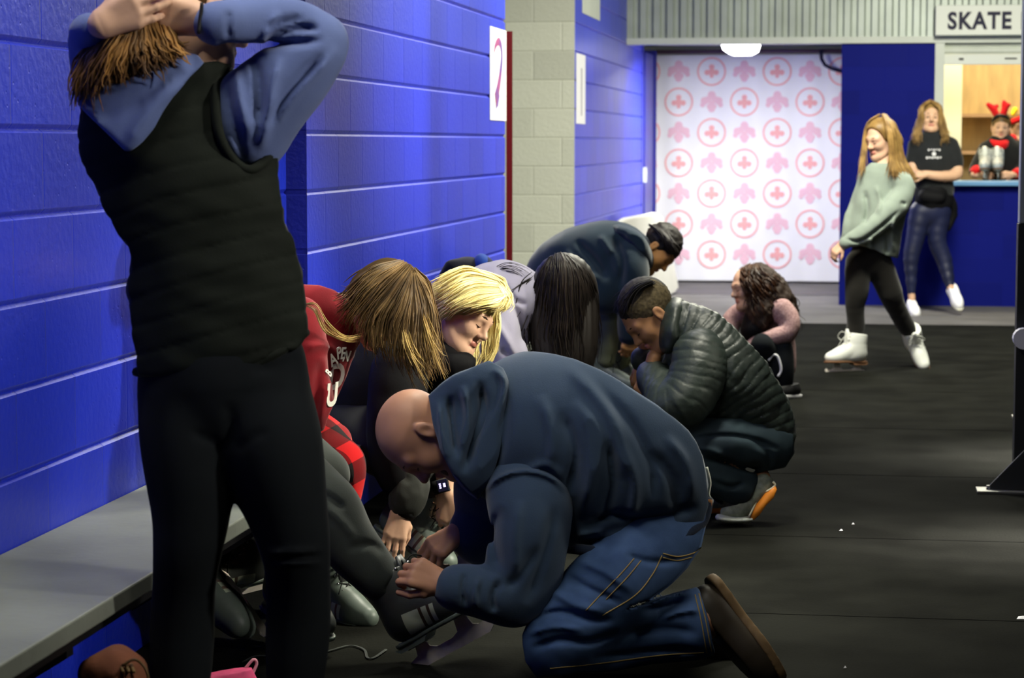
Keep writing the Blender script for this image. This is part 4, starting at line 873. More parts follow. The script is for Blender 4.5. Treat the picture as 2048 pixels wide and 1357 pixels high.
bvj = bvh_of([o for o in bpy.data.objects if o.name.startswith('jeans')][-1])
for pts in ([(1326, 1108), (1355, 1114), (1385, 1108), (1402, 1096)], [(1326, 1116), (1355, 1122), (1385, 1115)], [(1324, 1112), (1305, 1150), (1270, 1192), (1205, 1232)], [(1268, 1118), (1240, 1150), (1196, 1196), (1172, 1222)], [(1282, 1122), (1254, 1156), (1212, 1200)], [(1390, 1190), (1402, 1240), (1414, 1308)], [(1398, 1188), (1411, 1240), (1423, 1304)], [(1100, 1338), (1200, 1328), (1320, 1312), (1408, 1306)]):
    b = MB(); b.tube(drape([q(a_, c_, D-.12) for a_, c_ in catmull(np.array(pts, float), 8)], bvj, .0005), .0017, 4); b.build('seam_stitching', M_STITCH, p.root, True)
MB().tube(onsurf([(1415, 1000, D-.06), (1411, 1025, D-.07), (1402, 1045, D-.09)], 0), .014, 8, flat=.5).build('belt', mat('tan_belt', (.30, .12, .03), .5), p.root, True)
MB().tube(onsurf([(1413, 935, D-.05), (1420, 965, D-.05), (1417, 990, D-.05), (1424, 1003, D-.05)], 0), .004, 6).build('drawcord', M_LGREY, p.root, True)
# shoe, toe on the floor and heel up
M_BSHOE = mat('dark_brown_shoe', (.030, .022, .013), .5, .4); M_BSOLE = mat('gum_sole', (.16, .10, .045), .6, .3)
tz = toq(at(1552, 1345, D-.10)); hz_ = q(1420, 1160, D-.05)
shoe(xform((tz-hz_)/1, (-.85, -.35, -.25), (tz+hz_)/2+np.array([.012, .006, 0]), s=1.10), M_BSHOE, M_BSOLE, p.root)
p.under.pchain([(1400, 1245, D-.09, 36), (1440, 1235, D-.07, 36)])
tz = toq(at(1510, 1335, D+.2)); hz_ = q(1400, 1190, D+.2)
shoe(xform(tz-hz_, (-.85, -.35, .25), (tz+hz_)/2, s=1.0), M_BSHOE, M_BSOLE, p.root)
p.under.pchain([(1370, 1250, D+.18, 34), (1410, 1230, D+.2, 34)])
p.finish()
# ================================================================== 3 person mostly hidden behind the standing woman, one leg out to be laced
M_DKG = cloth('charcoal_sweatpants', (.032, .038, .034), .9, nz=.15, sheen=.2); M_GRN = cloth('dark_green_fleece', (.010, .018, .012), .92, sheen=.2)
M_BROWN = hair_mat('brown_hair', (.20, .125, .048), (.075, .042, .014), .55)
D = 6.15
p = Person(at(560, 1250, D)*[1, 1, 0], 'person in charcoal sweatpants seated behind the standing woman, leg stretched out', SKP)
s = SDF(); s.pchain([(500, 890, D+.12, 84), (490, 830, D+.12, 88), (480, 740, D+.1, 90), (470, 640, D+.05, 95), (460, 570, D+.03, 60)], kd=.8, k=.03)
s.pchain([(400, 610, D+.05, 42), (395, 700, D, 38), (420, 790, D, 36), (455, 890, D-.02, 32), (468, 960, D-.03, 28), (476, 995, D-.03, 25)], k=.03); s.pchain([(520, 610, D+.1, 42), (545, 700, D, 38), (560, 800, D-.1, 34), (570, 880, D-.12, 30)], k=.03)
p.wear('jumper', s, .009, M_GRN, folds(.005, 8, 1))
s = SDF(); s.pchain([(520, 905, D+.12, 76), (565, 935, D+.05, 66), (615, 975, D-.02, 56), (645, 1002, D-.05, 50), (668, 1022, D-.06, 44)], k=.03)
s.pchain([(664, 1012, D-.06, 46), (684, 1066, D-.06, 50), (722, 1119, D-.06, 43), (752, 1152, D-.06, 34), (782, 1172, D-.06, 32)], k=.03)
s.pchain([(540, 890, D+.25, 68), (600, 920, D+.2, 55), (650, 950, D+.15, 44)], k=.03); s.pchain([(650, 950, D+.15, 44), (615, 1080, D+.15, 38), (590, 1160, D+.15, 30)], k=.03)
sf = [([(640, 985), (665, 1000), (690, 1020)], 7, -.006), ([(690, 1100), (740, 1090), (770, 1110)], 8, -.005), ([(770, 1185), (790, 1160), (815, 1150)], 5, -.006), ([(640, 1010), (680, 1040), (715, 1085)], 9, .005)]
p.wear('sweatpants', s, .006, M_DKG, plus(folds(.004, 9, 4), lambda P: creases(P, sf)))
p.head(q(455, 500, D), (.4, -.5, .3), (0, 1, .1), brow=M_BROWN); p.under.pchain([(458, 540, D, 40), (462, 600, D, 44)])
s = SDF(); s.ball((0, -.02, .035), .086, (1, 1.2, 1.08)); s.ball((0, -.05, -.05), .075, k=.03); s.ball((0, .13, -.03), .10, op='s', k=.01); p.hair_local(s, .006, M_BROWN)
p.hand(q(478, 1000, D-.03), (.8, -.25, .1), (0, 1, -.3), 1, s=1.0, curl=(.15, .2, .1), h=.0035)
_f = nrm((.76, .47, -.47)); skate(xform(_f, (-.46, .88, .05), q(828, 1347, D-.03)+_f*.145*.98, .98), 'dark', parent=p.root, s=.98)
skate(xform((.5, -.2, -.6), (0, 1, 0), toq(at(585, 1290, D+.15)*[1, 1, 0]), cam_=True), 'dark', parent=p.root)
p.finish()
# ================================================================== 4 girl in the red sweatshirt, hair falling forward
M_REDS = cloth('maroon_sweatshirt', (.20, .008, .014), .9, nz=.15, sheen=.2)
D = 6.75
p = Person(at(640, 1230, D)*[1, 1, 0], 'person in a maroon sweatshirt and red plaid trousers, brown hair hanging forward', SKP)
s = SDF(); s.pchain([(575, 845, D+.1, 74), (590, 800, D+.1, 80), (600, 760, D+.08, 90), (615, 690, D+.05, 88), (640, 650, D+.03, 72)], kd=1.1, k=.03); s.pchain([(600, 615, D-.05, 45), (640, 625, D, 52), (690, 650, D+.02, 40)], k=.04)
s.pchain([(600, 640, D-.18, 46), (606, 720, D-.2, 42), (622, 800, D-.18, 38), (650, 850, D-.14, 30)], k=.03)
rf = [([(640, 720), (632, 780), (628, 840)], 10, -.010), ([(610, 700), (650, 690), (690, 720)], 8, .006), ([(665, 760), (650, 800), (640, 850)], 8, .006)]
p.wear('sweatshirt', s, .007, M_REDS, plus(folds(.004, 8, 2), lambda P: creases(P, rf)), polyclip([(560, 560), (606, 570), (640, 572), (668, 582), (692, 600), (730, 640), (724, 690), (704, 722), (690, 760), (672, 800), (655, 835), (648, 860), (632, 866), (600, 880), (560, 1000), (480, 1000), (480, 600)]))
def plaidmat():
    m = cloth('red_plaid_flannel', (.42, .010, .012), .9, nz=0); nt = m.node_tree; N, L = nt.nodes, nt.links; tc = N.new('ShaderNodeTexCoord'); mp = N.new('ShaderNodeMapping'); mp.inputs['Rotation'].default_value = (0, .5, .3); mp.inputs['Scale'].default_value = (8.5, 8.5, 8.5)
    L.new(tc.outputs['Object'], mp.inputs[0]); sx = N.new('ShaderNodeSeparateXYZ'); L.new(mp.outputs[0], sx.inputs[0]); o = []
    for i in (1, 2):
        a = N.new('ShaderNodeMath'); a.operation = 'FRACT'; L.new(sx.outputs[i], a.inputs[0]); c = N.new('ShaderNodeMath'); c.operation = 'GREATER_THAN'; c.inputs[1].default_value = .5; L.new(a.outputs[0], c.inputs[0]); o.append(c.outputs[0])
    ad = N.new('ShaderNodeMath'); ad.operation = 'ADD'; L.new(o[0], ad.inputs[0]); L.new(o[1], ad.inputs[1]); hf_ = N.new('ShaderNodeMath'); hf_.operation = 'MULTIPLY'; hf_.inputs[1].default_value = .5; L.new(ad.outputs[0], hf_.inputs[0])
    cr = N.new('ShaderNodeValToRGB'); cr.color_ramp.interpolation = 'CONSTANT'; e = cr.color_ramp.elements; e[0].color = (.62, .014, .016, 1); e[0].position = 0; e[1].position = .25; e[1].color = (.17, .006, .008, 1); k = e.new(.75); k.color = (.012, .010, .010, 1)
    L.new(hf_.outputs[0], cr.inputs[0]); L.new(cr.outputs[0], N['Principled BSDF'].inputs['Base Color']); return m
s = SDF(); s.pchain([(570, 855, D+.1, 66), (620, 885, D, 58), (668, 925, D-.08, 48), (686, 935, D-.1, 38)], k=.03); s.pchain([(684, 930, D-.1, 37), (672, 1000, D-.08, 38), (664, 1060, D-.05, 34), (662, 1098, D-.04, 32)], k=.03)
s.pchain([(600, 850, D+.2, 56), (665, 885, D+.15, 40)], k=.03)
p.wear('plaid_trousers', s, .006, plaidmat(), plus(folds(.005, 10, 5), lambda P: creases(P, [([(650, 900), (690, 950), (700, 990)], 7, -.01), ([(650, 940), (680, 980)], 6, -.008)])))
MB().tube(wq(np.array([q(662, 1085, D-.04), q(668, 1150, D-.04), q(660, 1180, D-.04)])), [.030, .028, .032], 12).build('sock', M_BOOTG, p.root, True)
skate_ankle(q(655, 1114, D-.04), (.74, -.10, -.66), (.02, 1, -.08), 'grey', p.root, s=.92)
hc = q(770, 605, D-.02); p.head(hc, (.75, -1.0, -.25), (.75, .75, -.1), brow=M_BROWN); p.under.pchain([(735, 620, D, 38), (660, 630, D+.02, 42)])
s = SDF(); s.ball((0, -.02, .035), .080, (1.0, 1.2, 1.1)); s.ball((0, -.05, -.02), .066, k=.03); s.ball((0, .14, -.045), .088, op='s', k=.01)
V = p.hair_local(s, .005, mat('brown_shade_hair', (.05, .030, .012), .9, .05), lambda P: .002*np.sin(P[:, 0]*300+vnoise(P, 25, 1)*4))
Dn = D-.12
strands(p, 'hair_locks', [[(800, 522, D-.05), (740, 540, Dn), (690, 585, Dn), (665, 590, D-.08)], [(808, 524, Dn+.02), (745, 560, Dn-.03), (695, 620, Dn-.03), (672, 650, D-.1)], [(815, 528, Dn), (760, 580, Dn-.04), (715, 640, Dn-.04), (700, 690, D-.1)], [(820, 535, Dn-.01), (780, 590, Dn-.05), (745, 640, Dn-.06), (745, 700, Dn-.05), (758, 725, Dn)],
   [(822, 545, Dn-.01), (800, 600, Dn-.05), (780, 650, Dn-.06), (780, 700, Dn-.05), (792, 748, Dn)], [(825, 555, Dn), (818, 620, Dn-.04), (808, 680, Dn-.05), (812, 735, Dn-.04), (835, 785, Dn)], [(828, 552, Dn), (838, 620, Dn-.03), (838, 690, Dn-.04), (845, 740, Dn-.04), (862, 782, Dn)],
   [(830, 548, Dn+.02), (855, 600, Dn), (862, 670, Dn), (872, 720, Dn), (888, 768, Dn)], [(828, 535, D-.03), (858, 570, D), (872, 640, D), (882, 700, D), (892, 755, D)]], 560, .0026, M_BROWN, .007, 8, wav=.004, lo=.7)
strands(p, 'hair_back_layer', [[(790, 522, D), (720, 545, D), (675, 580, D)], [(820, 530, D), (850, 570, D), (868, 640, D+.02), (885, 700, D+.02)]], 60, .003, M_BROWN, .006, 12)
M_GOLD = hair_mat('golden_hair', (.52, .36, .12), (.34, .21, .065), .3)
strands(p, 'hair_highlight', [[(805, 660, Dn-.06), (815, 700, Dn-.07), (838, 740, Dn-.06), (862, 778, Dn-.04)], [(815, 660, Dn-.05), (828, 705, Dn-.06), (850, 745, Dn-.05), (868, 780, Dn-.04)]], 22, .0015, M_GOLD, .012, 5, lo=.5)
strands(p, 'hair_highlight', [[(845, 640, Dn-.04), (860, 690, Dn-.05), (875, 730, Dn-.04), (888, 758, Dn-.03)], [(850, 630, Dn-.03), (866, 680, Dn-.03), (880, 720, Dn-.03), (893, 750, Dn-.02)]], 22, .0015, M_GOLD, .012, 6, lo=.5)
strands(p, 'hair_wisp', [[(604, 609, D-.24), (632, 608, D-.27), (655, 645, D-.27), (690, 675, D-.22), (725, 672, D-.17)], [(612, 612, D-.24), (630, 625, D-.27), (650, 665, D-.27), (690, 682, D-.22), (720, 678, D-.17)]], 16, .0013, M_GOLD, .004, 7, npt=22, lo=1)
M_PRINT = mat('white_print', (.75, .74, .66), .7, .2)
sw = [o for o in bpy.data.objects if o.name.startswith('sweatshirt')][-1]
b = MB(); bv = bvh_of(sw)
for txt, px, py, sz, rot, bo in (('B', 655, 747, .035, .9, .001), ('A', 665, 720, .050, .5, .001), ('P', 676, 707, .048, .25, .001), ('E', 684, 708, .048, 0, .001), ('N', 691, 713, .045, -.2, .001), ('D', 671, 755, .105, .05, .003), ('U', 661, 792, .09, .05, .003)):
    w = at(px, py, D); dr = nrm(w-CAM); h_ = bv.ray_cast(Vector(CAM), Vector(dr))
    if h_[0] is None: continue
    n_ = np.array(h_[1]); n_ = n_ if n_ @ dr < 0 else -n_; n_ = nrm(n_-.6*dr); ex = R*math.cos(rot)+U*math.sin(rot); ex = nrm(ex-(ex @ n_)*n_); ey = np.cross(n_, ex)
    V, Fc = text_mesh(txt, sz, bo, .001); b = MB(); b.add(np.array(h_[0])+n_*.006+V[:, :1]*ex*.7+V[:, 1:2]*(ey+ex*.2)+V[:, 2:3]*n_, Fc); b.build('printed_letter', M_PRINT, p.root)
p.finish()
# ================================================================== 5 blonde woman in the black coat
M_BCOAT = cloth('black_coat', (.007, .007, .008), .7, sheen=.0, bump=.3, bscale=120); M_BPUFF = cloth('grey_black_quilt', (.030, .032, .028), .55, sheen=.05, bump=.2)
M_BLOND = hair_mat('blonde_hair', (.85, .74, .34), (.60, .48, .18), .25)
D = 7.3
p = Person(at(780, 1170, D)*[1, 1, 0], 'blonde person in a black coat leaning down to a skate, black watch on wrist', SKP)
s = SDF(); s.pchain([(690, 800, D+.12, 78), (715, 780, D+.12, 88), (760, 790, D+.08, 105), (800, 735, D+.05, 95), (835, 700, D+.03, 68)], kd=1.0, k=.03)
s.pchain([(800, 740, D-.16, 58), (790, 830, D-.2, 48), (785, 900, D-.22, 42), (800, 960, D-.24, 40)], k=.03)
s.pchain([(850, 740, D+.12, 55), (880, 830, D+.1, 46), (890, 900, D+.0, 40), (890, 950, D-.05, 32)], k=.03)
p.wear('coat', s, .008, M_BCOAT, folds(.006, 8, 3))
s = SDF(); s.pchain([(850, 712, D-.02, 36), (880, 728, D-.06, 36), (912, 736, D-.1, 24), (936, 724, D-.1, 15)], k=.02); s.pchain([(866, 655, D+.04, 26), (860, 700, D+.02, 42)], k=.02)
p.wear('collar', s, .006, M_BCOAT, folds(.006, 18, 3))
s = SDF(); s.pchain([(822, 930, D-.24, 30), (820, 975, D-.25, 34), (812, 1012, D-.26, 30)], k=.02); p.wear('padded_cuff', s, .005, M_BPUFF, folds(.006, 22, 3)); MB().tube(wq(np.array([q(812, 1015, D-.26), q(803, 1032, D-.26)])), [.046, .036], 14).build('cuff_band', M_BCOAT, p.root, True)
s = SDF(); s.pchain([(700, 810, D+.1, 70), (745, 860, D+.0, 72), (800, 905, D-.12, 60), (835, 935, D-.15, 50)], k=.03); s.pchain([(835, 940, D-.15, 48), (846, 960, D-.13, 42), (850, 972, D-.12, 36)], k=.03)
s.pchain([(700, 800, D+.25, 66), (790, 880, D+.2, 60), (880, 950, D+.12, 46)], k=.03); s.pchain([(880, 950, D+.12, 44), (930, 1020, D+.1, 38), (945, 1060, D+.12, 30)], k=.03)
p.wear('trousers', s, .008, cloth('dark_grey_trousers', (.018, .019, .018), .9), folds(.004, 8, 3))
skate_ankle(q(850, 972, D-.12), (.82, -.50, -.4), (.42, .88, 0), 'grey', p.root, s=1.0)
skate(xform((.5, 0, -.8), (0, 1, 0), toq(at(950, 1180, D+.15)*[1, 1, 0]), cam_=True), 'grey', parent=p.root)
p.hand(q(800, 1024, D-.27), (-.22, -1, -.1), (.05, .15, -1), 1, s=.98, curls=[(.25, .3, .2), (.15, .25, .2), (.1, .2, .2), (.1, .2, .2)], spread=.10, thumb_open=.15)
p.hand(q(893, 985, D-.2), (.10, -1, .05), (-.1, .1, -1), 1, s=1.1, curls=[(.9, 1.0, .4), (.8, 1.0, .4), (.8, 1.0, .4), (.9, 1.0, .4)], thumb_open=.2)
t_ = wq(np.array([q(885, 968, D-.2), q(889, 981, D-.2)])); b = MB().tube(wq(np.array([q(880, 958, D-.2), q(889, 984, D-.2)])), [.033, .032], 16); b.build('watch_strap', M_BLACK, p.root, True)
T = xform((1, .25, -.1), (-.1, .2, -1), q(886, 972, D-.242)); w = MB(); w.box((-.019, -.021, -.006), (.019, .021, .006)); o = MB(); o.V = list(T(np.array(w.V))); o.F = w.F; o.M = w.M; wt = o.build('watch_case', M_BLACK, p.root, bevel=.003)
w = MB(); w.box((-.016, -.018, .0061), (.016, .018, .0066)); o = MB(); o.V = list(T(np.array(w.V))); o.F = w.F; o.M = w.M; o.build('watch_screen', mat('dark_screen', (.01, .01, .03), .2, .5), p.root)
o = MB(); w = MB()
for (x, y) in ((-.008, .006), (-.008, 0), (-.008, -.006)): w.box((x-.003, y-.002, .0067), (x+.003, y+.002, .0069))
w.box((.002, -.006, .0067), (.009, .006, .0069)); o.V = list(T(np.array(w.V))); o.F = w.F; o.M = w.M; o.build('watch_display', mat('lit_display', (.55, .5, 1), .4, emit=2.5), p.root)
hc = q(930, 628, D); p.head(hc, (1, -.62, -.62), (.62, 1, -.05), brow=mat('dark_lashes', (.05, .03, .02), .9, .05), s=1.0); p.under.pchain([(900, 640, D+.02, 33), (855, 690, D+.03, 40)])
s = SDF(); s.ball((0, -.02, .035), .087, (1.0, 1.2, 1.1)); s.ball((0, -.07, .0), .08, k=.03); s.ball((.0, .15, -.055), .103, op='s', k=.01)
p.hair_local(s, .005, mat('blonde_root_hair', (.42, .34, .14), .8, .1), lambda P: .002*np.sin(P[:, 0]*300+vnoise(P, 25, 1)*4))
Dn = D-.10
strands(p, 'hair_locks', [[(985, 555, D-.02), (930, 535, D-.04), (880, 555, D-.05), (845, 580, D-.02)], [(992, 562, D-.05), (935, 550, Dn), (885, 580, Dn), (850, 605, D-.04)], [(995, 572, D-.07), (940, 572, Dn-.02), (895, 600, Dn-.02), (868, 625, D-.05), (862, 640, D-.04)], [(1000, 585, D-.08), (955, 590, Dn-.02), (910, 612, Dn-.03), (885, 632, Dn), (868, 660, D-.06)], [(1010, 595, D-.08), (975, 605, Dn-.02), (935, 612, Dn-.03), (900, 625, Dn)], [(1012, 590, D-.08), (1005, 612, Dn), (980, 618, Dn-.02), (950, 622, Dn-.02)]], 420, .0024, M_BLOND, .006, 3, wav=.005, lo=.7)
strands(p, 'hair_locks', [[(1000, 560, D), (1020, 590, D-.03), (1018, 612, D-.05), (995, 628, D-.06)], [(990, 560, D-.02), (1008, 590, D-.06), (1005, 612, D-.07), (985, 622, D-.08)], [(960, 540, D), (1000, 555, D), (1015, 585, D-.02), (1005, 615, D-.04)]], 130, .0023, M_BLOND, .005, 4, wav=.004)
strands(p, 'hair_locks', [[(995, 600, D+.06), (998, 650, D+.07), (993, 700, D+.07), (975, 735, D+.05)], [(975, 600, D+.08), (975, 660, D+.08), (970, 710, D+.07), (950, 740, D+.05)], [(940, 700, D+.02), (935, 730, D), (925, 755, D)]], 90, .0024, M_BLOND, .005, 5, wav=.004)
s = SDF(); s.pchain([(985, 610, D+.1, 12), (985, 660, D+.1, 14), (975, 715, D+.1, 14)], k=.02); V, Q = s.mesh(.006); mesh_obj('hair_side', wq(V), Q, M_BLOND, p.root)
p.finish(h=.013)
# ================================================================== 6 lilac hoodie, long black hair hanging down
M_LIL = cloth('pale_lilac_fleece', (.42, .40, .52), .92, nz=.1, sheen=.2); M_BLKH = hair_mat('black_hair', (.016, .011, .008), (.007, .005, .004), .6)
D = 8.35
p = Person(at(1050, 1040, D)*[1, 1, 0], 'person in a pale lilac hoodie folded forward, long black hair hanging over their face', SKP)
s = SDF(); s.pchain([(885, 745, D+.15, 62), (905, 725, D+.15, 84), (950, 660, D+.12, 95), (1000, 610, D+.08, 84), (1045, 600, D+.05, 55)], kd=1.15, k=.03); s.pchain([(990, 620, D-.12, 46), (1010, 700, D-.12, 40), (1040, 780, D-.1, 34), (1100, 830, D-.1, 28)], k=.03)
lf = [([(1010, 590), (1040, 640), (1045, 700)], 8, -.010), ([(990, 640), (1020, 690), (1030, 720)], 8, .010), ([(1000, 560), (1030, 600), (1055, 610)], 6, -.006), ([(1000, 700), (1035, 720)], 6, -.008)]
p.wear('hoodie', s, .007, M_LIL, plus(folds(.005, 9, 7), lambda P: creases(P, lf)))
s = SDF(); s.pchain([(890, 745, D+.1, 54), (950, 790, D, 54), (1030, 820, D-.05, 48)], k=.03); s.pchain([(1030, 820, D-.05, 46), (1060, 900, D-.05, 36), (1080, 960, D-.05, 28)], k=.03); p.wear('trousers', s, .010, M_LEG, folds(.004, 8, 3))
s = SDF(); s.pchain([(880, 745, D+.3, 52), (1020, 800, D+.3, 44), (1130, 770, D+.5, 36), (1180, 760, D+.7, 28)], k=.03); p.wear('trousers', s, .010, M_LEG, folds(.004, 8, 3))
skate(xform((.6, 0, -.6), (0, 1, 0), toq(at(1085, 1000, D-.1)*[1, 1, 0]), cam_=True), 'grey', parent=p.root)
p.head(q(1128, 590, D), (.1, -1, -.2), (.35, .2, -1), s=1.0, brow=M_BLKH); p.under.pchain([(1110, 590, D+.05, 34), (1050, 600, D+.05, 40)])
s = SDF(); s.ball(q(1128, 574, D), .112, (1.0, 1.12, 1)); s.pchain([(1128, 590, D, 63), (1128, 650, D-.02, 60), (1130, 700, D-.03, 52), (1135, 735, D-.03, 38)], kd=.8, k=.04)
V, Q = s.mesh(.007, lambda P: .0012*np.sin(P[:, 0]*260+vnoise(P, 12, 1)*3)); mesh_obj('hair', wq(V), Q, mat('black_hair_mass', (.011, .008, .006), .5, .4), p.root)
g = []
for i in range(11):
    a = -1+2*i/10; x = 1128+a*68; g.append([(1120+a*22, 506+5*abs(a)*2, D-.06), (1128+a*52, 540+abs(a)*14, D-.13+.06*a*a), (x, 620, D-.13+.1*a*a), (1128+a*70, 690, D-.12+.1*a*a), (1130+a*52+8, 745+8*math.sin(i*2), D-.10+.06*a*a)])
strands(p, 'hair_locks', g, 520, .0034, M_BLKH, .006, 9, wav=.006, lo=.75)
strands(p, 'hair_wisp', [[(1065, 540, D-.05), (1045, 565, D-.08), (1040, 620, D-.08), (1030, 655, D-.06)], [(1060, 560, D-.05), (1030, 580, D-.08), (1010, 590, D-.09)], [(1070, 600, D-.05), (1055, 650, D-.08), (1040, 685, D-.09), (1018, 700, D-.09)]], 16, .0022, M_BLKH, .008, 10)
strands(p, 'hair_wisp', [[(985, 540, D+.0), (1015, 530, D-.03), (1045, 540, D-.03), (1068, 560, D-.03)], [(990, 548, D), (1020, 540, D-.05), (1050, 552, D-.05), (1070, 580, D-.04)]], 9, .0017, M_BLKH, .008, 11)
p.finish()
# ================================================================== 7 capped person behind the blonde
D = 9.3
p = Person(at(900, 1000, D)*[1, 1, 0], 'person in a black and blue cap just showing above the blonde hair', SKP)
s = SDF(); s.pchain([(880, 705, D, 52), (900, 670, D, 62), (920, 620, D, 70), (925, 590, D, 45)], kd=1.1, k=.03); p.wear('jacket', s, .011, M_BCOAT, folds(.006, 8, 3))
s = SDF(); s.pchain([(890, 700, D-.05, 44), (980, 740, D-.1, 42)], k=.03); s.pchain([(980, 740, D-.1, 36), (990, 920, D-.1, 30)], k=.03); p.wear('trousers', s, .011, M_LEG)
p.head(q(935, 574, D), (.7, -.7, -.2), (.5, .9, 0), brow=M_BLKH); p.under.pchain([(930, 570, D, 28), (922, 610, D, 34)])
s = SDF(); s.ball(q(935, 562, D), .104, (1.0, .95, 1.1)); s.pchain([(905, 540, D-.03, 20), (892, 552, D-.04, 14)], k=.02); V, Q = s.mesh(.006); mesh_obj('cap', wq(V), Q, cloth('black_cap_cloth', (.008, .009, .012), .8), p.root)
s = SDF(); s.pchain([(962, 520, D-.03, 12), (972, 540, D-.05, 18), (985, 555, D-.03, 12)], kd=1.6, k=.02); V, Q = s.mesh(.005); c_ = V[Q].mean(1); px_ = 1024+FPX*c_[:, 0]/c_[:, 2]; mesh_obj('cap_panel', wq(V), Q, [cloth('royal_blue_cloth', (.02, .09, .42), .8), cloth('navy_cap_cloth', (.01, .02, .06), .8)], p.root, True, (px_ > 975).astype(int))
MB().tube(wq(np.array([q(884, 560, D-.10), q(892, 548, D-.12), q(903, 540, D-.12)])), [.004, .007, .004], 6).build('cap_badge', M_LIL, p.root, True)
p.finish()
# ================================================================== 8 crouching man in the puffer jacket
M_PUFF = mat('dark_green_puffer_nylon', (.024, .034, .029), .46, .42, nz=.2, nscale=8, bump=.35, bscale=35, bdist=.006); M_DJEAN = denim('dark_denim', (.030, .050, .062), (.014, .024, .034))
D = 8.4
p = Person(at(1470, 1040, D)*[1, 1, 0], 'person with short black hair in a dark green puffer jacket crouching over skates', SKT)
trunk = [(1545, 900, D, 50), (1535, 860, D, 62), (1500, 800, D, 84), (1455, 745, D, 96), (1415, 700, D, 88), (1378, 668, D, 66), (1352, 655, D, 52)]
s = SDF(); s.pchain(trunk, kd=1.15, k=.03); s.pball(1400, 800, D, 80, k=.06); s.pball(1480, 850, D, 60, k=.05)
puff_poly = [(1344, 596), (1372, 604), (1400, 612), (1432, 628), (1465, 652), (1498, 688), (1530, 725), (1556, 765), (1574, 800), (1587, 840), (1590, 872), (1586, 896), (1570, 905), (1530, 872), (1490, 850), (1440, 842), (1400, 842), (1350, 846), (1320, 800), (1310, 770), (1316, 740), (1330, 712), (1338, 680)]
p.wear('puffer_jacket', s, .0055, M_PUFF, plus(bands(trunk, .031, .0038, .0038, .7), folds(.0045, 14, 2), folds(.003, 34, 6, (1, .5, 1))), polyclip(puff_poly))
arm = [(1400, 712, D-.17, 54), (1392, 765, D-.2, 50), (1362, 808, D-.22, 46), (1335, 812, D-.2, 38)]
s = SDF(); s.pchain(arm, k=.03); s.pchain([(1335, 812, D-.2, 38), (1318, 775, D-.1, 32), (1302, 745, D-.02, 26)], k=.03)
p.wear('sleeve', s, .0055, M_PUFF, plus(bands(arm, .036, .0026, .004, .7), folds(.0045, 14, 7)))
s = SDF(); s.pchain([(1400, 690, D+.18, 50), (1340, 740, D+.2, 40), (1290, 720, D+.15, 28)], k=.03); p.wear('sleeve', s, .008, M_PUFF, folds(.005, 12, 7))
s = SDF(); s.pchain([(1352, 612, D, 18), (1342, 650, D-.04, 19), (1336, 692, D-.06, 18)], kd=2.6, k=.03); p.wear('collar', s, .006, M_PUFF, folds(.004, 16, 7), shrink=.02)
s = SDF(); s.pchain([(1540, 885, D-.05, 56), (1490, 885, D-.1, 50), (1430, 885, D-.14, 46), (1392, 895, D-.14, 40), (1385, 915, D-.14, 34)], k=.03); s.pball(1530, 895, D, 58, k=.05)
s.pchain([(1385, 915, D-.14, 36), (1420, 945, D-.12, 42), (1460, 960, D-.1, 42), (1492, 985, D-.09, 32)], k=.02); s.pchain([(1530, 890, D+.15, 52), (1400, 860, D+.2, 42)], k=.03); s.pchain([(1400, 860, D+.2, 38), (1410, 930, D+.2, 34), (1425, 1000, D+.2, 26)], k=.03)
pf = [([(1370, 880), (1440, 872), (1500, 878), (1560, 900)], 5, -.010), ([(1400, 915), (1450, 925), (1490, 940), (1530, 930)], 7, -.012), ([(1500, 880), (1535, 905), (1540, 940)], 7, -.007), ([(1380, 895), (1420, 900), (1450, 915)], 6, .006), ([(1420, 960), (1460, 975), (1490, 965)], 5, -.006)]
p.wear('jeans', s, .006, M_DJEAN, plus(folds(.005, 10, 3), lambda P: creases(P, pf, D+.05)), polyclip([(1350, 845), (1420, 836), (1480, 836), (1530, 850), (1585, 870), (1588, 905), (1570, 935), (1530, 942), (1512, 946), (1517, 962), (1500, 1000), (1478, 1018), (1456, 1020), (1430, 1000), (1395, 960), (1370, 920), (1355, 880)]), shrink=.02)
M_SNEAK = mat('grey_knit_shoe', (.28, .31, .25), .8, .2, nz=.3, nscale=60, bump=.4, bscale=200); M_OSOLE = mat('orange_sole', (.75, .24, .02), .5, .4); M_CREAM2 = mat('cream_trim', (.75, .73, .55), .5)
# front shoe: forefoot flat, heel raised
e = bpy.data.objects.new('shoe', None); C.objects.link(e); e.parent = p.root; base = at(1490, 1040, D-.08); e.location = Vector(base)-p.root.matrix_basis.translation
ds = D-.08
s = SDF(); s.pchain([(1455, 1026, ds, 14), (1480, 1016, ds, 20), (1508, 990, ds, 21), (1528, 966, ds, 20)], kd=1.35, k=.02); V, Q = s.mesh(.0035, clip=polyclip([(1432, 1025), (1445, 1016), (1475, 1010), (1500, 985), (1512, 948), (1530, 946), (1545, 958), (1552, 972), (1540, 990), (1520, 1010), (1500, 1036), (1440, 1044)])); mesh_obj('upper', wq(V)-base, Q, M_SNEAK, e, world=False)
s = SDF(); s.pchain([(1502, 1036, ds, 11), (1520, 1012, ds, 15), (1540, 988, ds, 16), (1546, 972, ds, 12)], kd=1.9, k=.02); V, Q = s.mesh(.0035, clip=polyclip([(1494, 1042), (1510, 1010), (1517, 992), (1535, 985), (1551, 972), (1554, 980), (1548, 996), (1532, 1012), (1518, 1032), (1505, 1043)])); mesh_obj('raised_sole', wq(V)-base, Q, M_OSOLE, e, world=False)
s = SDF(); s.pchain([(1438, 1036, ds, 7), (1465, 1039, ds, 7), (1500, 1038, ds, 7)], kd=4.2, k=.01); V, Q = s.mesh(.0035); mesh_obj('toe_sole', wq(V)-base, Q, M_LGREY, e, world=False)
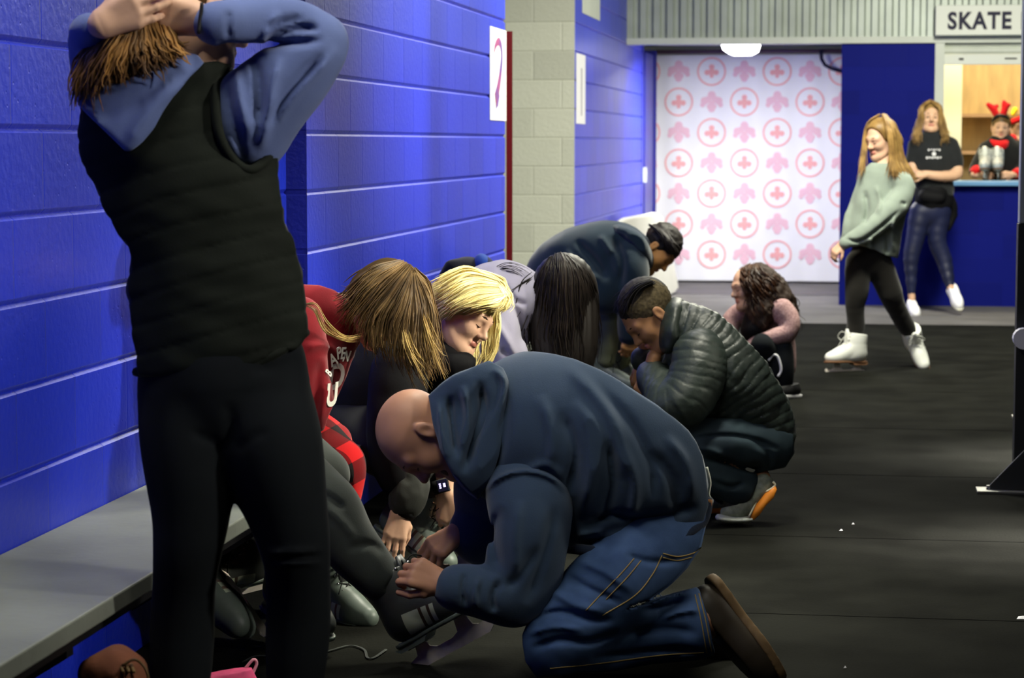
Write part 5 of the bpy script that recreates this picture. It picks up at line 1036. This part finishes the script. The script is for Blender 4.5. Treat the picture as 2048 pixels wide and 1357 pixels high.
b = MB().tube([w-base for w in wq(catmull(np.array([q(a, c, ds-.052) for a, c in ((1498, 1034), (1510, 1010), (1519, 989), (1536, 982), (1550, 972), (1546, 964))]), 4))], .0042, 6); o = mesh_obj('trim_line', b.V, b.F, M_CREAM2, e, world=False)
p.under.pchain([(1505, 975, ds, 20), (1528, 956, ds, 15)]); p.under.pchain([(1425, 995, D+.2, 20), (1428, 1015, D+.2, 18)])
shoe(xform((-.9, 0, -.2), (0, 1, 0), toq(at(1420, 1030, D+.2)*[1, 1, 0]), s=.95), M_SNEAK, M_OSOLE, p.root)
p.head(q(1298, 632, D-.02), (-.72, -.85, -.22), (-.60, .85, -.05), kind='m', s=1.03, brow=M_BLKH); p.under.pchain([(1318, 650, D, 32), (1352, 655, D, 42)])
s = SDF(); s.ball((0, -.022, .04), .0855, (1.03, 1.18, 1.12)); s.ball((0, .10, -.085), .125, op='s', k=.01); s.ball((0, -.09, -.11), .085, op='s', k=.01)
p.hair_local(s, .004, [mat('cropped_hair', (.016, .012, .010), .7, .3, nz=.5, nscale=60), mat('faded_hair', (.11, .085, .045), .8, .2, nz=.5, nscale=90)], lambda P: .0015*vnoise(P, 160, 1), mi=lambda c: ((np.abs(c[:, 0]) > .045) & (c[:, 2]+.012*vnoise(c, 60, 3) < .085) | (c[:, 2] < .03)).astype(int))
g = [[(1290+i*5, 560+abs(i-1)*2, D-.12+.05*abs(i-3)), (1262+i*4, 572+i*2, D-.115+.04*abs(i-3)), (1240+i*5, 600+i, D-.11+.05*abs(i-3)), (1229+i*7, 628, D-.10+.05*abs(i-3))] for i in range(7)]
strands(p, 'hair_locks', g, 240, .0026, hair_mat('glossy_black_hair', (.012, .010, .010), None, .5), .009, 14, lo=.8)
p.hand(q(1300, 742, D-.03), (-.3, -1, .1), (-.3, .2, -1), 1, s=1.05, curl=(.6, .8, .4), h=.004); p.hand(q(1288, 722, D+.14), (-.1, -1, .05), (-.6, .2, -1), -1, s=1.05, curl=(.6, .8, .4), h=.004)
p.finish(h=.013)
# ================================================================== 9 teen in the teal hoodie stooping at the end of the bench
M_TEAL = cloth('dark_teal_fleece', (.009, .022, .034), .92, nz=.15, sheen=.3); M_KHAKI = cloth('khaki_cotton', (.20, .22, .12), .9, nz=.15)
D = 12.1
p = Person(at(1200, 800, D)*[1, 1, 0], 'person with short black hair in a dark teal hoodie stooping forward before the foam board', mat('skin_amber', (.62, .30, .10), .5, .3))
s = SDF(); s.pchain([(1090, 600, D+.1, 48), (1108, 545, D+.1, 52), (1155, 518, D+.05, 60), (1205, 508, D, 58), (1245, 505, D, 50), (1268, 512, D, 36)], kd=1.2, k=.04); s.pball(1180, 540, D, 45, k=.06)
s.pchain([(1255, 520, D-.14, 40), (1262, 565, D-.17, 33), (1262, 610, D-.17, 26), (1258, 670, D-.16, 22)], k=.03)
s.pchain([(1180, 540, D-.1, 34), (1210, 580, D-.15, 30), (1205, 600, D-.15, 28)], k=.05)
tf = [([(1150, 480), (1190, 520), (1215, 560)], 7, -.014), ([(1130, 500), (1165, 540), (1200, 560)], 6, .012), ([(1225, 470), (1245, 520), (1240, 580)], 7, -.014), ([(1200, 470), (1225, 510)], 6, .010)]
p.wear('hoodie', s, .009, M_TEAL, plus(folds(.007, 6, 3), lambda P: creases(P, tf, D)), shrink=.045)
s = SDF(); s.pchain([(1205, 458, D, 6), (1235, 462, D-.03, 12), (1265, 480, D-.03, 16), (1283, 505, D-.05, 14), (1296, 530, D-.05, 8)], kd=3.5, k=.03); p.wear('hood', s, .008, M_TEAL, folds(.006, 10, 3), shrink=.03)
s = SDF(); s.pchain([(1250, 520, D+.16, 36), (1272, 570, D+.17, 28), (1270, 640, D+.17, 22)], k=.03); p.wear('sleeve', s, .009, M_TEAL, folds(.007, 8, 3))
s = SDF(); s.pchain([(1105, 590, D+.1, 44), (1160, 590, D, 38), (1212, 590, D-.02, 32), (1222, 600, D-.02, 28)], k=.03); s.pchain([(1222, 598, D-.02, 28), (1218, 650, D, 23), (1212, 720, D, 20)], k=.02)
s.pchain([(1105, 590, D+.25, 40), (1240, 590, D+.25, 28)], k=.03); s.pchain([(1240, 592, D+.25, 26), (1245, 660, D+.25, 22), (1245, 730, D+.25, 18)], k=.02); p.wear('khaki_trousers', s, .009, M_KHAKI, folds(.006, 8, 3))
p.head(q(1318, 500, D), (.62, -1, -.30), (1, .55, -.05), s=1.02, kind='m', brow=M_BLKH, h=.0055); p.under.pchain([(1295, 505, D, 20), (1262, 505, D, 26)])
s = SDF(); s.ball((0, -.022, .045), .088, (1.05, 1.2, 1.1)); s.ball((0, .11, -.07), .115, op='s', k=.01); s.ball((0, -.09, -.115), .07, op='s', k=.01)
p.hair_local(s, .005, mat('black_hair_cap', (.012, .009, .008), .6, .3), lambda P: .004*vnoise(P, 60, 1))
g = [[(1296+i*9, 449+i*3, D-.05), (1316+i*7, 462+i*6, D-.11), (1335+i*3, 490+i*2, D-.11), (1345+i*3-6, 512+i*1.5, D-.08)] for i in range(5)]; strands(p, 'hair_locks', g, 160, .004, mat('black_locks', (.014, .010, .009), .5, .3), .009, 15, lo=.6, npt=9)
for dx, d in ((0, D-.16), (12, D+.17)): p.hand(q(1258+dx, 668, d), (-.1, -1, 0), (.3, 0, -1), 1, s=1.0, curl=(.6, .8, .4), h=.006)
skate(xform((.85, 0, -.5), (0, 1, 0), toq(at(1222, 780, D-.0)*[1, 1, 0])), 'grey', parent=p.root); skate(xform((.85, 0, -.4), (0, 1, 0), toq(at(1255, 780, D+.25)*[1, 1, 0])), 'grey', parent=p.root)
p.finish(h=.016)
# ================================================================== 10 curly-haired girl sitting on the floor
M_LACE_P = mat('dusty_pink_lace_knit', (.42, .27, .26), .9, .2, nscale=90, col2=(.26, .15, .15), bump=.5, bscale=120); M_CURL = hair_mat('curly_dark_brown_hair', (.065, .026, .011), (.022, .010, .005), .5)
D = 12.6
p = Person(at(1540, 790, D)*[1, 1, 0], 'smiling person with long curly brown hair sitting on the floor hugging a knee', SKP)
s = SDF(); s.pchain([(1558, 735, D+.1, 32), (1552, 690, D+.1, 34), (1540, 645, D+.05, 38), (1532, 620, D, 32)], kd=1.1, k=.03)
s.pchain([(1560, 620, D-.1, 25), (1580, 645, D-.13, 19), (1575, 668, D-.15, 17)], k=.02); s.pchain([(1575, 668, D-.15, 17), (1540, 678, D-.16, 15), (1505, 690, D-.14, 13)], k=.02)
s.pchain([(1500, 620, D+.12, 24), (1465, 640, D+.15, 18), (1455, 690, D+.1, 14)], k=.02); p.wear('pink_lace_top', s, .008, M_LACE_P, folds(.004, 10, 3))
s = SDF(); s.pchain([(1556, 762, D, 30), (1540, 720, D-.1, 26), (1525, 690, D-.18, 24)], k=.02); s.pchain([(1560, 700, D-.12, 26), (1562, 740, D-.13, 24), (1566, 772, D-.12, 18)], k=.02); s.pchain([(1545, 760, D, 28), (1500, 700, D+.1, 24)], k=.02); s.pchain([(1500, 700, D+.1, 22), (1490, 770, D+.1, 16)], k=.02)
p.wear('black_trousers', s, .009, M_LEG, folds(.004, 8, 3)); 
s = SDF(); s.pchain([(1515, 610, D-.02, 20), (1505, 660, D-.08, 24)], kd=1.4, k=.02); p.wear('dark_vest_top', s, .009, M_BCOAT)
p.head(q(1497, 573, D), (-1, -.22, -.35), (-.15, 1, 0), s=1.0, brow=M_CURL, h=.0055, eyes=False); p.under.pchain([(1505, 600, D, 17), (1525, 620, D, 24)])
s = SDF(); s.pchain([(1515, 555, D, 28), (1535, 580, D, 32), (1555, 610, D, 32), (1580, 640, D+.03, 16)], kd=1.2, k=.04); s.pchain([(1520, 580, D, 26), (1522, 620, D-.1, 22), (1520, 650, D-.12, 14)], k=.04); V, Q = s.mesh(.009, lambda P: .010*vnoise(P, 45, 3)); mesh_obj('hair', wq(V), Q, mat('curly_hair_mass', (.022, .011, .006), .7, .3), p.root)
g = [[(1500, 530, D-.04), (1482, 545, D-.1), (1490, 590, D-.12), (1500, 650, D-.16)], [(1510, 528, D-.06), (1505, 560, D-.14), (1515, 610, D-.16), (1520, 660, D-.18)], [(1515, 527, D-.05), (1535, 560, D-.12), (1545, 600, D-.14), (1552, 640, D-.13)], [(1520, 527, D-.02), (1555, 560, D-.08), (1580, 610, D-.06), (1598, 650, D-.03)], [(1520, 528, D), (1560, 565, D), (1592, 615, D), (1594, 665, D)]]
strands(p, 'hair_curls', g, 190, .0036, M_CURL, .012, 16, curl=.011, fr_=3.5, npt=26, lo=.7)
p.hand(q(1506, 690, D-.14), (-1, -.3, 0), (0, .8, -.5), 1, s=.95, curl=(.5, .6, .3), h=.006)
o = bpy.data.objects.new('shoe', None); bpy.data.objects.remove(o)
for (fx, c_) in (((-.6, 0, -.7), (1572, 792, D-.15)), ((-.6, 0, -.7), (1495, 792, D+.08))): shoe(xform(fx, (0, 1, 0), toq(at(*c_)*[1, 1, 0]), s=.9), M_BLACK, M_WHITE, p.root)
MB().tube(wq(catmull(np.array([q(a, c, D-.2) for a, c in ((1537, 722), (1545, 711), (1554, 712), (1560, 726), (1562, 742), (1556, 754))]), 4)), .0075, 6).build('white_sole_ring', M_WHITE, p.root, True)  # stands for the white sole ring of the shoe
p.finish(h=.016)
# ================================================================== 11 skater in the grey sweatshirt and white skates
M_GREYS = cloth('light_grey_sweatshirt', (.25, .30, .255), .92, nz=.12, sheen=.2); M_LBROWN = hair_mat('golden_brown_hair', (.36, .22, .07), (.17, .095, .03), .35)
D = 13.96
p = Person(at(1740, 740, D)*[1, 1, 0], 'person in a light grey sweatshirt, black leggings and white skates walking across the rubber floor', SKP)
s = SDF(); s.pchain([(1768, 345, D, 30), (1765, 360, D, 44), (1760, 410, D, 50), (1750, 460, D, 50), (1745, 505, D, 50)], kd=.75, k=.03); s.pball(1795, 400, D, 30, k=.04)
s.pchain([(1800, 362, D-.08, 22), (1812, 385, D-.1, 24), (1780, 425, D-.16, 22), (1735, 462, D-.18, 18), (1692, 486, D-.18, 14)], k=.02); s.pchain([(1728, 360, D+.05, 18), (1705, 420, D+.05, 16), (1690, 470, D+.02, 14)], k=.03)
gp = [(1742, 325), (1790, 328), (1818, 345), (1832, 375), (1826, 400), (1812, 430), (1803, 470), (1796, 517), (1775, 512), (1750, 500), (1720, 492), (1700, 495), (1685, 502), (1674, 490), (1684, 470), (1690, 430), (1708, 380), (1716, 345)]
gf = [([(1730, 380), (1735, 420), (1728, 450)], 5, -.015), ([(1752, 370), (1760, 400), (1755, 430)], 5, .012), ([(1770, 460), (1775, 490), (1772, 510)], 4, -.012), ([(1790, 430), (1785, 470), (1788, 505)], 4, .012), ([(1690, 478), (1720, 482), (1760, 455), (1800, 420)], 3, -.016), ([(1740, 475), (1745, 500)], 4, .010), ([(1800, 405), (1812, 410)], 4, -.010)]
p.wear('sweatshirt', s, .008, M_GREYS, plus(folds(.006, 7, 3), lambda P: creases(P, gf, D)), polyclip(gp), shrink=.04)
s = SDF(); s.pchain([(1742, 500, D, 38), (1738, 525, D, 38)], kd=.85, k=.03); s.pchain([(1716, 525, D-.02, 25), (1714, 580, D-.04, 22), (1710, 610, D-.03, 17), (1712, 650, D, 16), (1708, 668, D, 14)], k=.02); s.pchain([(1758, 528, D, 27), (1778, 580, D+.02, 23), (1785, 600, D+.04, 19), (1805, 640, D+.12, 17), (1818, 662, D+.16, 14)], k=.02)
p.wear('leggings', s, .008, cloth('matt_black_leggings', (.014, .013, .011), .9), folds(.002, 8, 3))
skate_ankle(q(1712, 666, D), (-.93, 0, -.35), (0, 1, 0), 'white', p.root, s=.93); skate_ankle(q(1822, 658, D+.16), (.25, -.75, -.75), (-.3, .85, -.6), 'white', p.root, s=.95)
p.head(q(1762, 278, D), (-1, -.34, -.62), (-.16, 1, -.15), s=1.0, brow=M_CURL, h=.0055); p.under.pchain([(1768, 300, D, 16), (1770, 335, D, 20)])
s = SDF(); s.ball((0, -.02, .035), .087, (1.02, 1.2, 1.1)); s.ball((0, -.07, -.04), .078, k=.03); s.ball((0, .135, -.012), .116, op='s', k=.01); p.hair_local(s, .006, M_LBROWN)
g = [[(1760, 229, D+.02), (1734, 250, D+.0), (1727, 300, D-.02), (1720, 345, D-.08), (1714, 368, D-.10)], [(1760, 230, D+.02), (1737, 250, D+.03), (1732, 300, D+.0), (1732, 350, D-.08)]]
strands(p, 'hair_locks', g, 90, .004, M_LBROWN, .006, 17)
g = [[(1764, 228, D-.03), (1774, 258, D-.12), (1780, 305, D-.12), (1774, 340, D-.15), (1764, 360, D-.16)], [(1768, 228, D-.02), (1782, 260, D-.12), (1788, 310, D-.12), (1795, 345, D-.14), (1812, 365, D-.15)], [(1772, 229, D), (1793, 262, D-.06), (1802, 310, D-.06), (1818, 345, D-.1), (1835, 365, D-.1)], [(1774, 231, D+.02), (1797, 265, D), (1808, 315, D), (1825, 345, D), (1838, 368, D)]]
strands(p, 'hair_locks', g, 240, .004, M_LBROWN, .006, 18)
p.hand(q(1686, 488, D-.17), (-.7, -.7, 0), (-.5, .5, -.6), 1, s=.9, curl=(.6, .8, .4), h=.007)
p.finish(h=.018)
# ================================================================== 12 woman in the black tee by the counter
M_TEE = cloth('black_tee', (.018, .020, .021), .85); M_NLEG = mat('navy_shiny_leggings', (.010, .014, .050), .5, .4, nz=.3, nscale=8); D = 18.6
p = Person(at(1865, 618, D)*[1, 1, 0], 'person in a black t-shirt and navy leggings standing at the rental counter', mat('skin_light', (.62, .38, .24), .5, .3))
s = SDF(); s.pchain([(1866, 290, D, 34), (1867, 320, D, 40), (1868, 360, D, 36), (1868, 388, D, 36)], kd=.7, k=.03); s.pball(1834, 292, D, 16, k=.03); s.pball(1898, 292, D, 16, k=.03); s.pchain([(1900, 292, D, 17), (1908, 318, D-.02, 17), (1911, 334, D-.03, 15)], k=.02, n=2); s.pchain([(1832, 292, D, 16), (1825, 320, D, 14)], k=.02)
p.wear('tee_shirt', s, .011, M_TEE, folds(.006, 7, 3), hemclip([(1700, 392), (2000, 392)]))
s = SDF(); s.pchain([(1866, 388, D, 37), (1866, 402, D, 38)], kd=.8, k=.03); s.pchain([(1896, 400, D+.03, 12), (1906, 430, D+.05, 9), (1896, 458, D+.05, 6)], k=.02); s.pchain([(1850, 392, D-.1, 14), (1880, 396, D-.11, 12)], k=.02); p.wear('tied_jacket', s, .011, M_BCOAT, folds(.008, 10, 3))
s = SDF(); s.pchain([(1866, 402, D, 34), (1864, 420, D, 34)], kd=.8, k=.03); s.pchain([(1842, 425, D, 23), (1830, 480, D, 17), (1822, 520, D, 14), (1823, 585, D, 8)], k=.02); s.pchain([(1880, 425, D, 22), (1874, 480, D, 17), (1888, 520, D, 15), (1900, 572, D-.05, 9)], k=.02); p.wear('leggings', s, .011, M_NLEG, folds(.002, 8, 3))
p.under.pchain([(1823, 585, D, 7), (1824, 598, D, 8)]); p.under.pchain([(1900, 570, D-.05, 8), (1904, 582, D-.08, 8)])
shoe(xform((.05, -.35, -1), (0, 1, -.3), toq(at(1826, 615, D-.08)*[1, 1, 0])+np.array([0, .01, 0]), s=.93), M_WHITE, M_WHITE, p.root); shoe(xform((.2, -.8, -.9), (0, 1, -.8), q(1909, 600, D-.08), s=.95), M_WHITE, M_PAD, p.root)
p.under.pchain([(1912, 330, D-.03, 12), (1913, 350, D-.08, 11), (1880, 353, D-.14, 10), (1848, 348, D-.15, 8)], k=.01); p.under.pchain([(1826, 320, D, 11), (1826, 345, D-.05, 9), (1845, 350, D-.13, 8)], k=.01)
p.hand(q(1852, 350, D-.16), (-1, .1, 0), (0, .5, -1), 1, s=.9, curl=(.5, .7, .4), h=.008)
p.head(q(1862, 236, D), (-.12, .02, -1), (.05, 1, 0), s=1.0, brow=M_CURL, h=.006, eyes=True); p.under.pchain([(1863, 255, D, 12), (1865, 285, D, 16)])
s = SDF(); s.ball((0, -.03, .035), .089, (1.02, 1.15, 1.1)); s.ball((0, -.07, -.04), .08, k=.03); s.ball((0, .14, -.04), .098, op='s', k=.01); p.hair_local(s, .007, M_LBROWN)
for sg in (-1, 1):
    g = [[(1862, 202, D-.04), (1862+sg*16, 214, D-.09), (1862+sg*19, 245, D-.09), (1862+sg*26, 278, D-.11), (1862+sg*24, 290, D-.1)], [(1862, 200, D), (1862+sg*20, 214, D-.04), (1862+sg*25, 245, D-.05), (1862+sg*34, 268, D-.08), (1862+sg*32, 286, D-.08)]]
    strands(p, 'hair_locks', g, 90, .005, M_LBROWN, .010, 19+sg, wav=.012)
V, Fc = text_mesh('SKATE', .055, .003); b = MB()
for k_, (tx, dy, sz) in enumerate((('STAFF', 10, .05), ('RINK', -14, .05))): pass
b = MB()
for i in range(5): b.box((-.05+i*.022, .0, .025+.006*(i % 2)), (-.036+i*.022, .002, .04))
for i in range(6): b.box((-.065+i*.022, .0, -.04+.004*(i % 2)), (-.049+i*.022, .002, -.022))
b.prism([(.018*math.cos(a*1.05), .018*math.sin(a*1.05)) for a in range(6)], 1, 0, .002)
bw = [toq(wq(q(1868, 308, D))+0*v)+np.array([v[0], v[2], 0]) for v in b.V]; te = [o for o in bpy.data.objects if o.name.startswith('tee_shirt')][-1]
b.V = drape(bw, bvh_of(te), .004); b.build('chest_emblem', mat('white_tee_print', (.7, .7, .7), .7), p.root)
p.finish(h=.02)
# ================================================================== 13, 14 people behind the counter
D = toq((1.2, FY+.7, 1))[2]; D = 20.1
M_RF = cloth('bright_red_fleece', (.65, .012, .016), .9); M_BF = cloth('black_fleece', (.012, .013, .014), .9)
p = Person(at(2000, 600, D)*[1, 1, 0], 'person in red antlers and a red-hooded black jumper holding skates behind the counter', SKP)
s = SDF(); s.pchain([(2004, 300, D, 34), (2004, 350, D, 36), (2002, 420, D, 34)], kd=.7, k=.03); s.pball(1974, 300, D, 15, k=.04); s.pball(2032, 300, D, 15, k=.04); s.pchain([(1972, 300, D, 15), (1955, 330, D-.05, 13), (1950, 345, D-.1, 11)], k=.02); s.pchain([(2034, 300, D, 15), (2044, 335, D-.05, 13), (2036, 350, D-.12, 11)], k=.02)
p.wear('black_jumper', s, .011, M_BF, folds(.006, 7, 3))
s = SDF(); s.pchain([(1984, 284, D-.04, 6), (2002, 292, D-.09, 7), (2018, 282, D-.04, 6)], k=.03); s.pchain([(1988, 284, D+.05, 7), (2024, 278, D+.05, 11)], k=.03); p.wear('red_hood', s, .010, M_RF, folds(.008, 10, 3))
MB().tube(wq(np.array([q(1949, 338, D-.1), q(1956, 350, D-.14)])), [.05, .045], 12).build('red_cuff', M_RF, p.root, True); MB().tube(wq(np.array([q(2037, 345, D-.12), q(2028, 350, D-.16)])), [.045, .04], 12).build('red_cuff', M_RF, p.root, True)
p.head(q(2002, 254, D), (-.15, -.12, -1), (.05, 1, -.1), s=.98, brow=M_BROWN, h=.006, eyes=True); p.under.pchain([(2002, 270, D, 12), (2002, 290, D, 16)])
s = SDF(); s.ball((0, -.02, .042), .086, (1.02, 1.15, 1.08)); s.ball((0, .13, -.05), .10, op='s', k=.01); p.hair_local(s, .007, M_BROWN)
MB().tube(wq(catmull(np.array([q(1985, 243, D), q(1991, 234, D-.07), q(2002, 231, D-.09), (q(2013, 235, D-.07)), q(2019, 246, D)]), 4)), .014, 8).build('black_headband', M_BLACK, p.root, True)
for sg, pts in ((-1, [(1993, 230), (1986, 218), (1976, 209)]), (1, [(2006, 230), (2010, 216), (2008, 204)])):
    s = SDF(); s.pchain([(a, c, D-.05, 6-i) for i, (a, c) in enumerate(pts)], k=.02); s.pchain([(pts[1][0], pts[1][1], D-.05, 5), (pts[1][0]+8, pts[1][1]-6, D-.05, 4)], k=.02); V, Q = s.mesh(.008); mesh_obj('red_antler', wq(V), Q, M_RF, p.root)
s = SDF(); s.pchain([(1995, 430, D, 18), (1992, 600, D, 14)]); s.pchain([(2015, 430, D, 18), (2018, 600, D, 14)]); p.wear('trousers', s, .014, M_LEG)
p.hand(q(1957, 350, D-.15), (1, -.1, -.3), (0, .3, -1), 1, s=.95, curl=(.4, .5, .3), h=.008); p.hand(q(2026, 350, D-.17), (-1, 0, -.3), (0, .3, -1), 1, s=.95, curl=(.4, .5, .3), h=.008)
p.finish(h=.02)
def held(px, py, d, label, fwd, s=.95):
    r_ = skate(xform(fwd, (0, 1, .15), q(px, py, d), s), 'white', label=label, group='rental skates held at the counter', s=s)
    for c_ in r_.children:
        if c_.name.startswith('boot'):
            c_.data.materials[0] = M_SILV; c_.data.materials[1] = M_SILV
    return r_
M_SILV = mat('silver_boot_leather', (.50, .52, .52), .4, .5, nz=.4, nscale=20)
held(1972, 358, D-.30, 'silver grey skate on the counter side nearest the black t-shirt person', (-.35, 0, -1)); held(1996, 358, D-.30, 'silver grey skate held under the red hood at the counter', (-.2, 0, -1))
D = 20.9
p = Person(at(2045, 600, D)*[1, 1, 0], 'person with a yellow and red headband half hidden by the steel post', SKP)
s = SDF(); s.pchain([(2040, 300, D, 30), (2042, 420, D, 32)], kd=.7, k=.03); p.wear('black_jumper', s, .013, M_BF); s = SDF(); s.pchain([(2042, 430, D, 26), (2042, 600, D, 18)]); p.wear('trousers', s, .014, M_LEG)
p.head(q(2040, 258, D), (0, 0, -1), (0, 1, 0), s=1, h=.007, brow=M_BROWN); p.under.pchain([(2040, 270, D, 12), (2040, 290, D, 16)])
s = SDF(); s.ball((0, -.02, .042), .086, (1.02, 1.15, 1.08)); s.ball((0, .13, -.05), .10, op='s', k=.01); p.hair_local(s, .008, M_BROWN)
s = SDF(); s.pchain([(2026, 228, D-.1, 5), (2030, 220, D-.1, 6)], k=.02); V, Q = s.mesh(.008); mesh_obj('yellow_bobble', wq(V), Q, mat('yellow_felt', (.8, .65, .03), .9), p.root)
s = SDF(); s.pchain([(2024, 244, D-.12, 6), (2040, 238, D-.13, 6)], k=.02); V, Q = s.mesh(.008); mesh_obj('red_band', wq(V), Q, M_RF, p.root)
p.finish(h=.02)
# ================================================================== things on the floor
# rental skates strewn by the bench and by the crouching man
skate(xform((.55, -.62, -.55), (-.70, .2, -.85), q(488, 1195, 6.35)+np.array([.0, -.0, 0])), 'grey', label='dark skate lying on its side on the floor beneath the bench, pale striped panel showing')
skate(xform((-.75, -.15, -.5), (.3, .75, -.6), q(440, 1200, 6.55)), 'dark', label='dark skate tipped over behind the striped one beneath the bench')
# small shells of light: tan sock ball and leaves beside the skates
skate(xform((.9, -.1, -.45), (.1, 1, 0), toq(onZ(1262, 800))), 'grey', label='grey striped skate before the crouching man, nearest the kneeling man\'s back')
skate(xform((-.3, 0, -1), (.25, 1, 0), toq(onZ(1215, 770))), 'dark', label='dark skate standing left of the puffer jacket man\'s face')
skate(xform((.8, .1, -.6), (0, 1, -.1), toq(onZ(1305, 783))), 'grey', label='grey skate under the puffer jacket man\'s hands')
# lace trailing on the floor
b = MB(); P = [onZ(a, c, .004) for a, c in ((486, 1325), (520, 1312), (600, 1318), (660, 1302), (700, 1292), (728, 1300), (735, 1316), (748, 1316), (772, 1300))]
b.tube(catmull(np.array(P), 5), .0042, 5, flat=.4); tag(b.build('shoelace', M_DKG, smooth=True), 'loose dark shoelace snaking across the floor behind the standing woman\'s legs', 'shoelace')
# brown slouchy boots/bag at the bottom left and a pink shoe
M_BAG = mat('brown_suede', (.23, .085, .045), .85, .2, nz=.3, nscale=15, bump=.3, bscale=90)
gb = 4.66; t = empty('bag', at(230, 1600, gb)*[1, 1, 0], 'brown suede bag with a laced top standing on the floor by the bench', 'bag')
s = SDF(); s.pchain([(230, 1570, gb, 58), (230, 1480, gb, 66), (228, 1390, gb, 56)], kd=1.0, k=.05); s.pchain([(180, 1345, gb, 16), (220, 1330, gb-.02, 15), (262, 1345, gb, 22)], kd=1.4, k=.04); s.pball(222, 1345, gb, 22, kd=1.4, op='s'); V, Q = s.mesh(.005, folds(.007, 16, 3)); mesh_obj('pouch', wq(V), Q, M_BAG, t)
b = MB()
for x in (240, 252, 262): b.tube(wq(np.array([q(x, 1330, gb-.05), q(x+6, 1345, gb-.07)])), .004, 6)
b.tube(wq(catmull(np.array([q(245, 1332, gb-.06), q(270, 1320, gb-.06), q(292, 1340, gb-.06), q(300, 1375, gb-.06)]), 4)), .003, 5); b.build('tie_cord', M_BROWN, t, True)
M_PK = mat('pink_shoe_knit', (.75, .08, .22), .7, .3, nz=.2, nscale=30); M_PKS = mat('pale_pink_sole', (.8, .35, .45), .6)
gb = toq(onZ(425, 1405))[2]; t = empty('pink_shoe', at(425, 1403, gb)*[1, 1, 0], 'bright pink shoe on the floor between the standing woman\'s feet', 'shoe')
T = xform((-.9, 0, -.45), (0, 1, 0), toq(t.location), s=.86)
up_, sl_ = shoe_mesh(); mesh_obj('upper', T(up_[0])-np.array(t.location), up_[1], M_PK, t, world=False); mesh_obj('sole', T(sl_[0])-np.array(t.location), sl_[1], M_PKS, t, world=False)
b = MB(); b.tube([v for v in T(catmull(np.array([(-.10, .01, .085), (-.125, .0, .115), (-.135, 0, .10), (-.115, 0, .06)]), 4))], .004, 6); b.build('heel_loop', M_PKS, t, True)
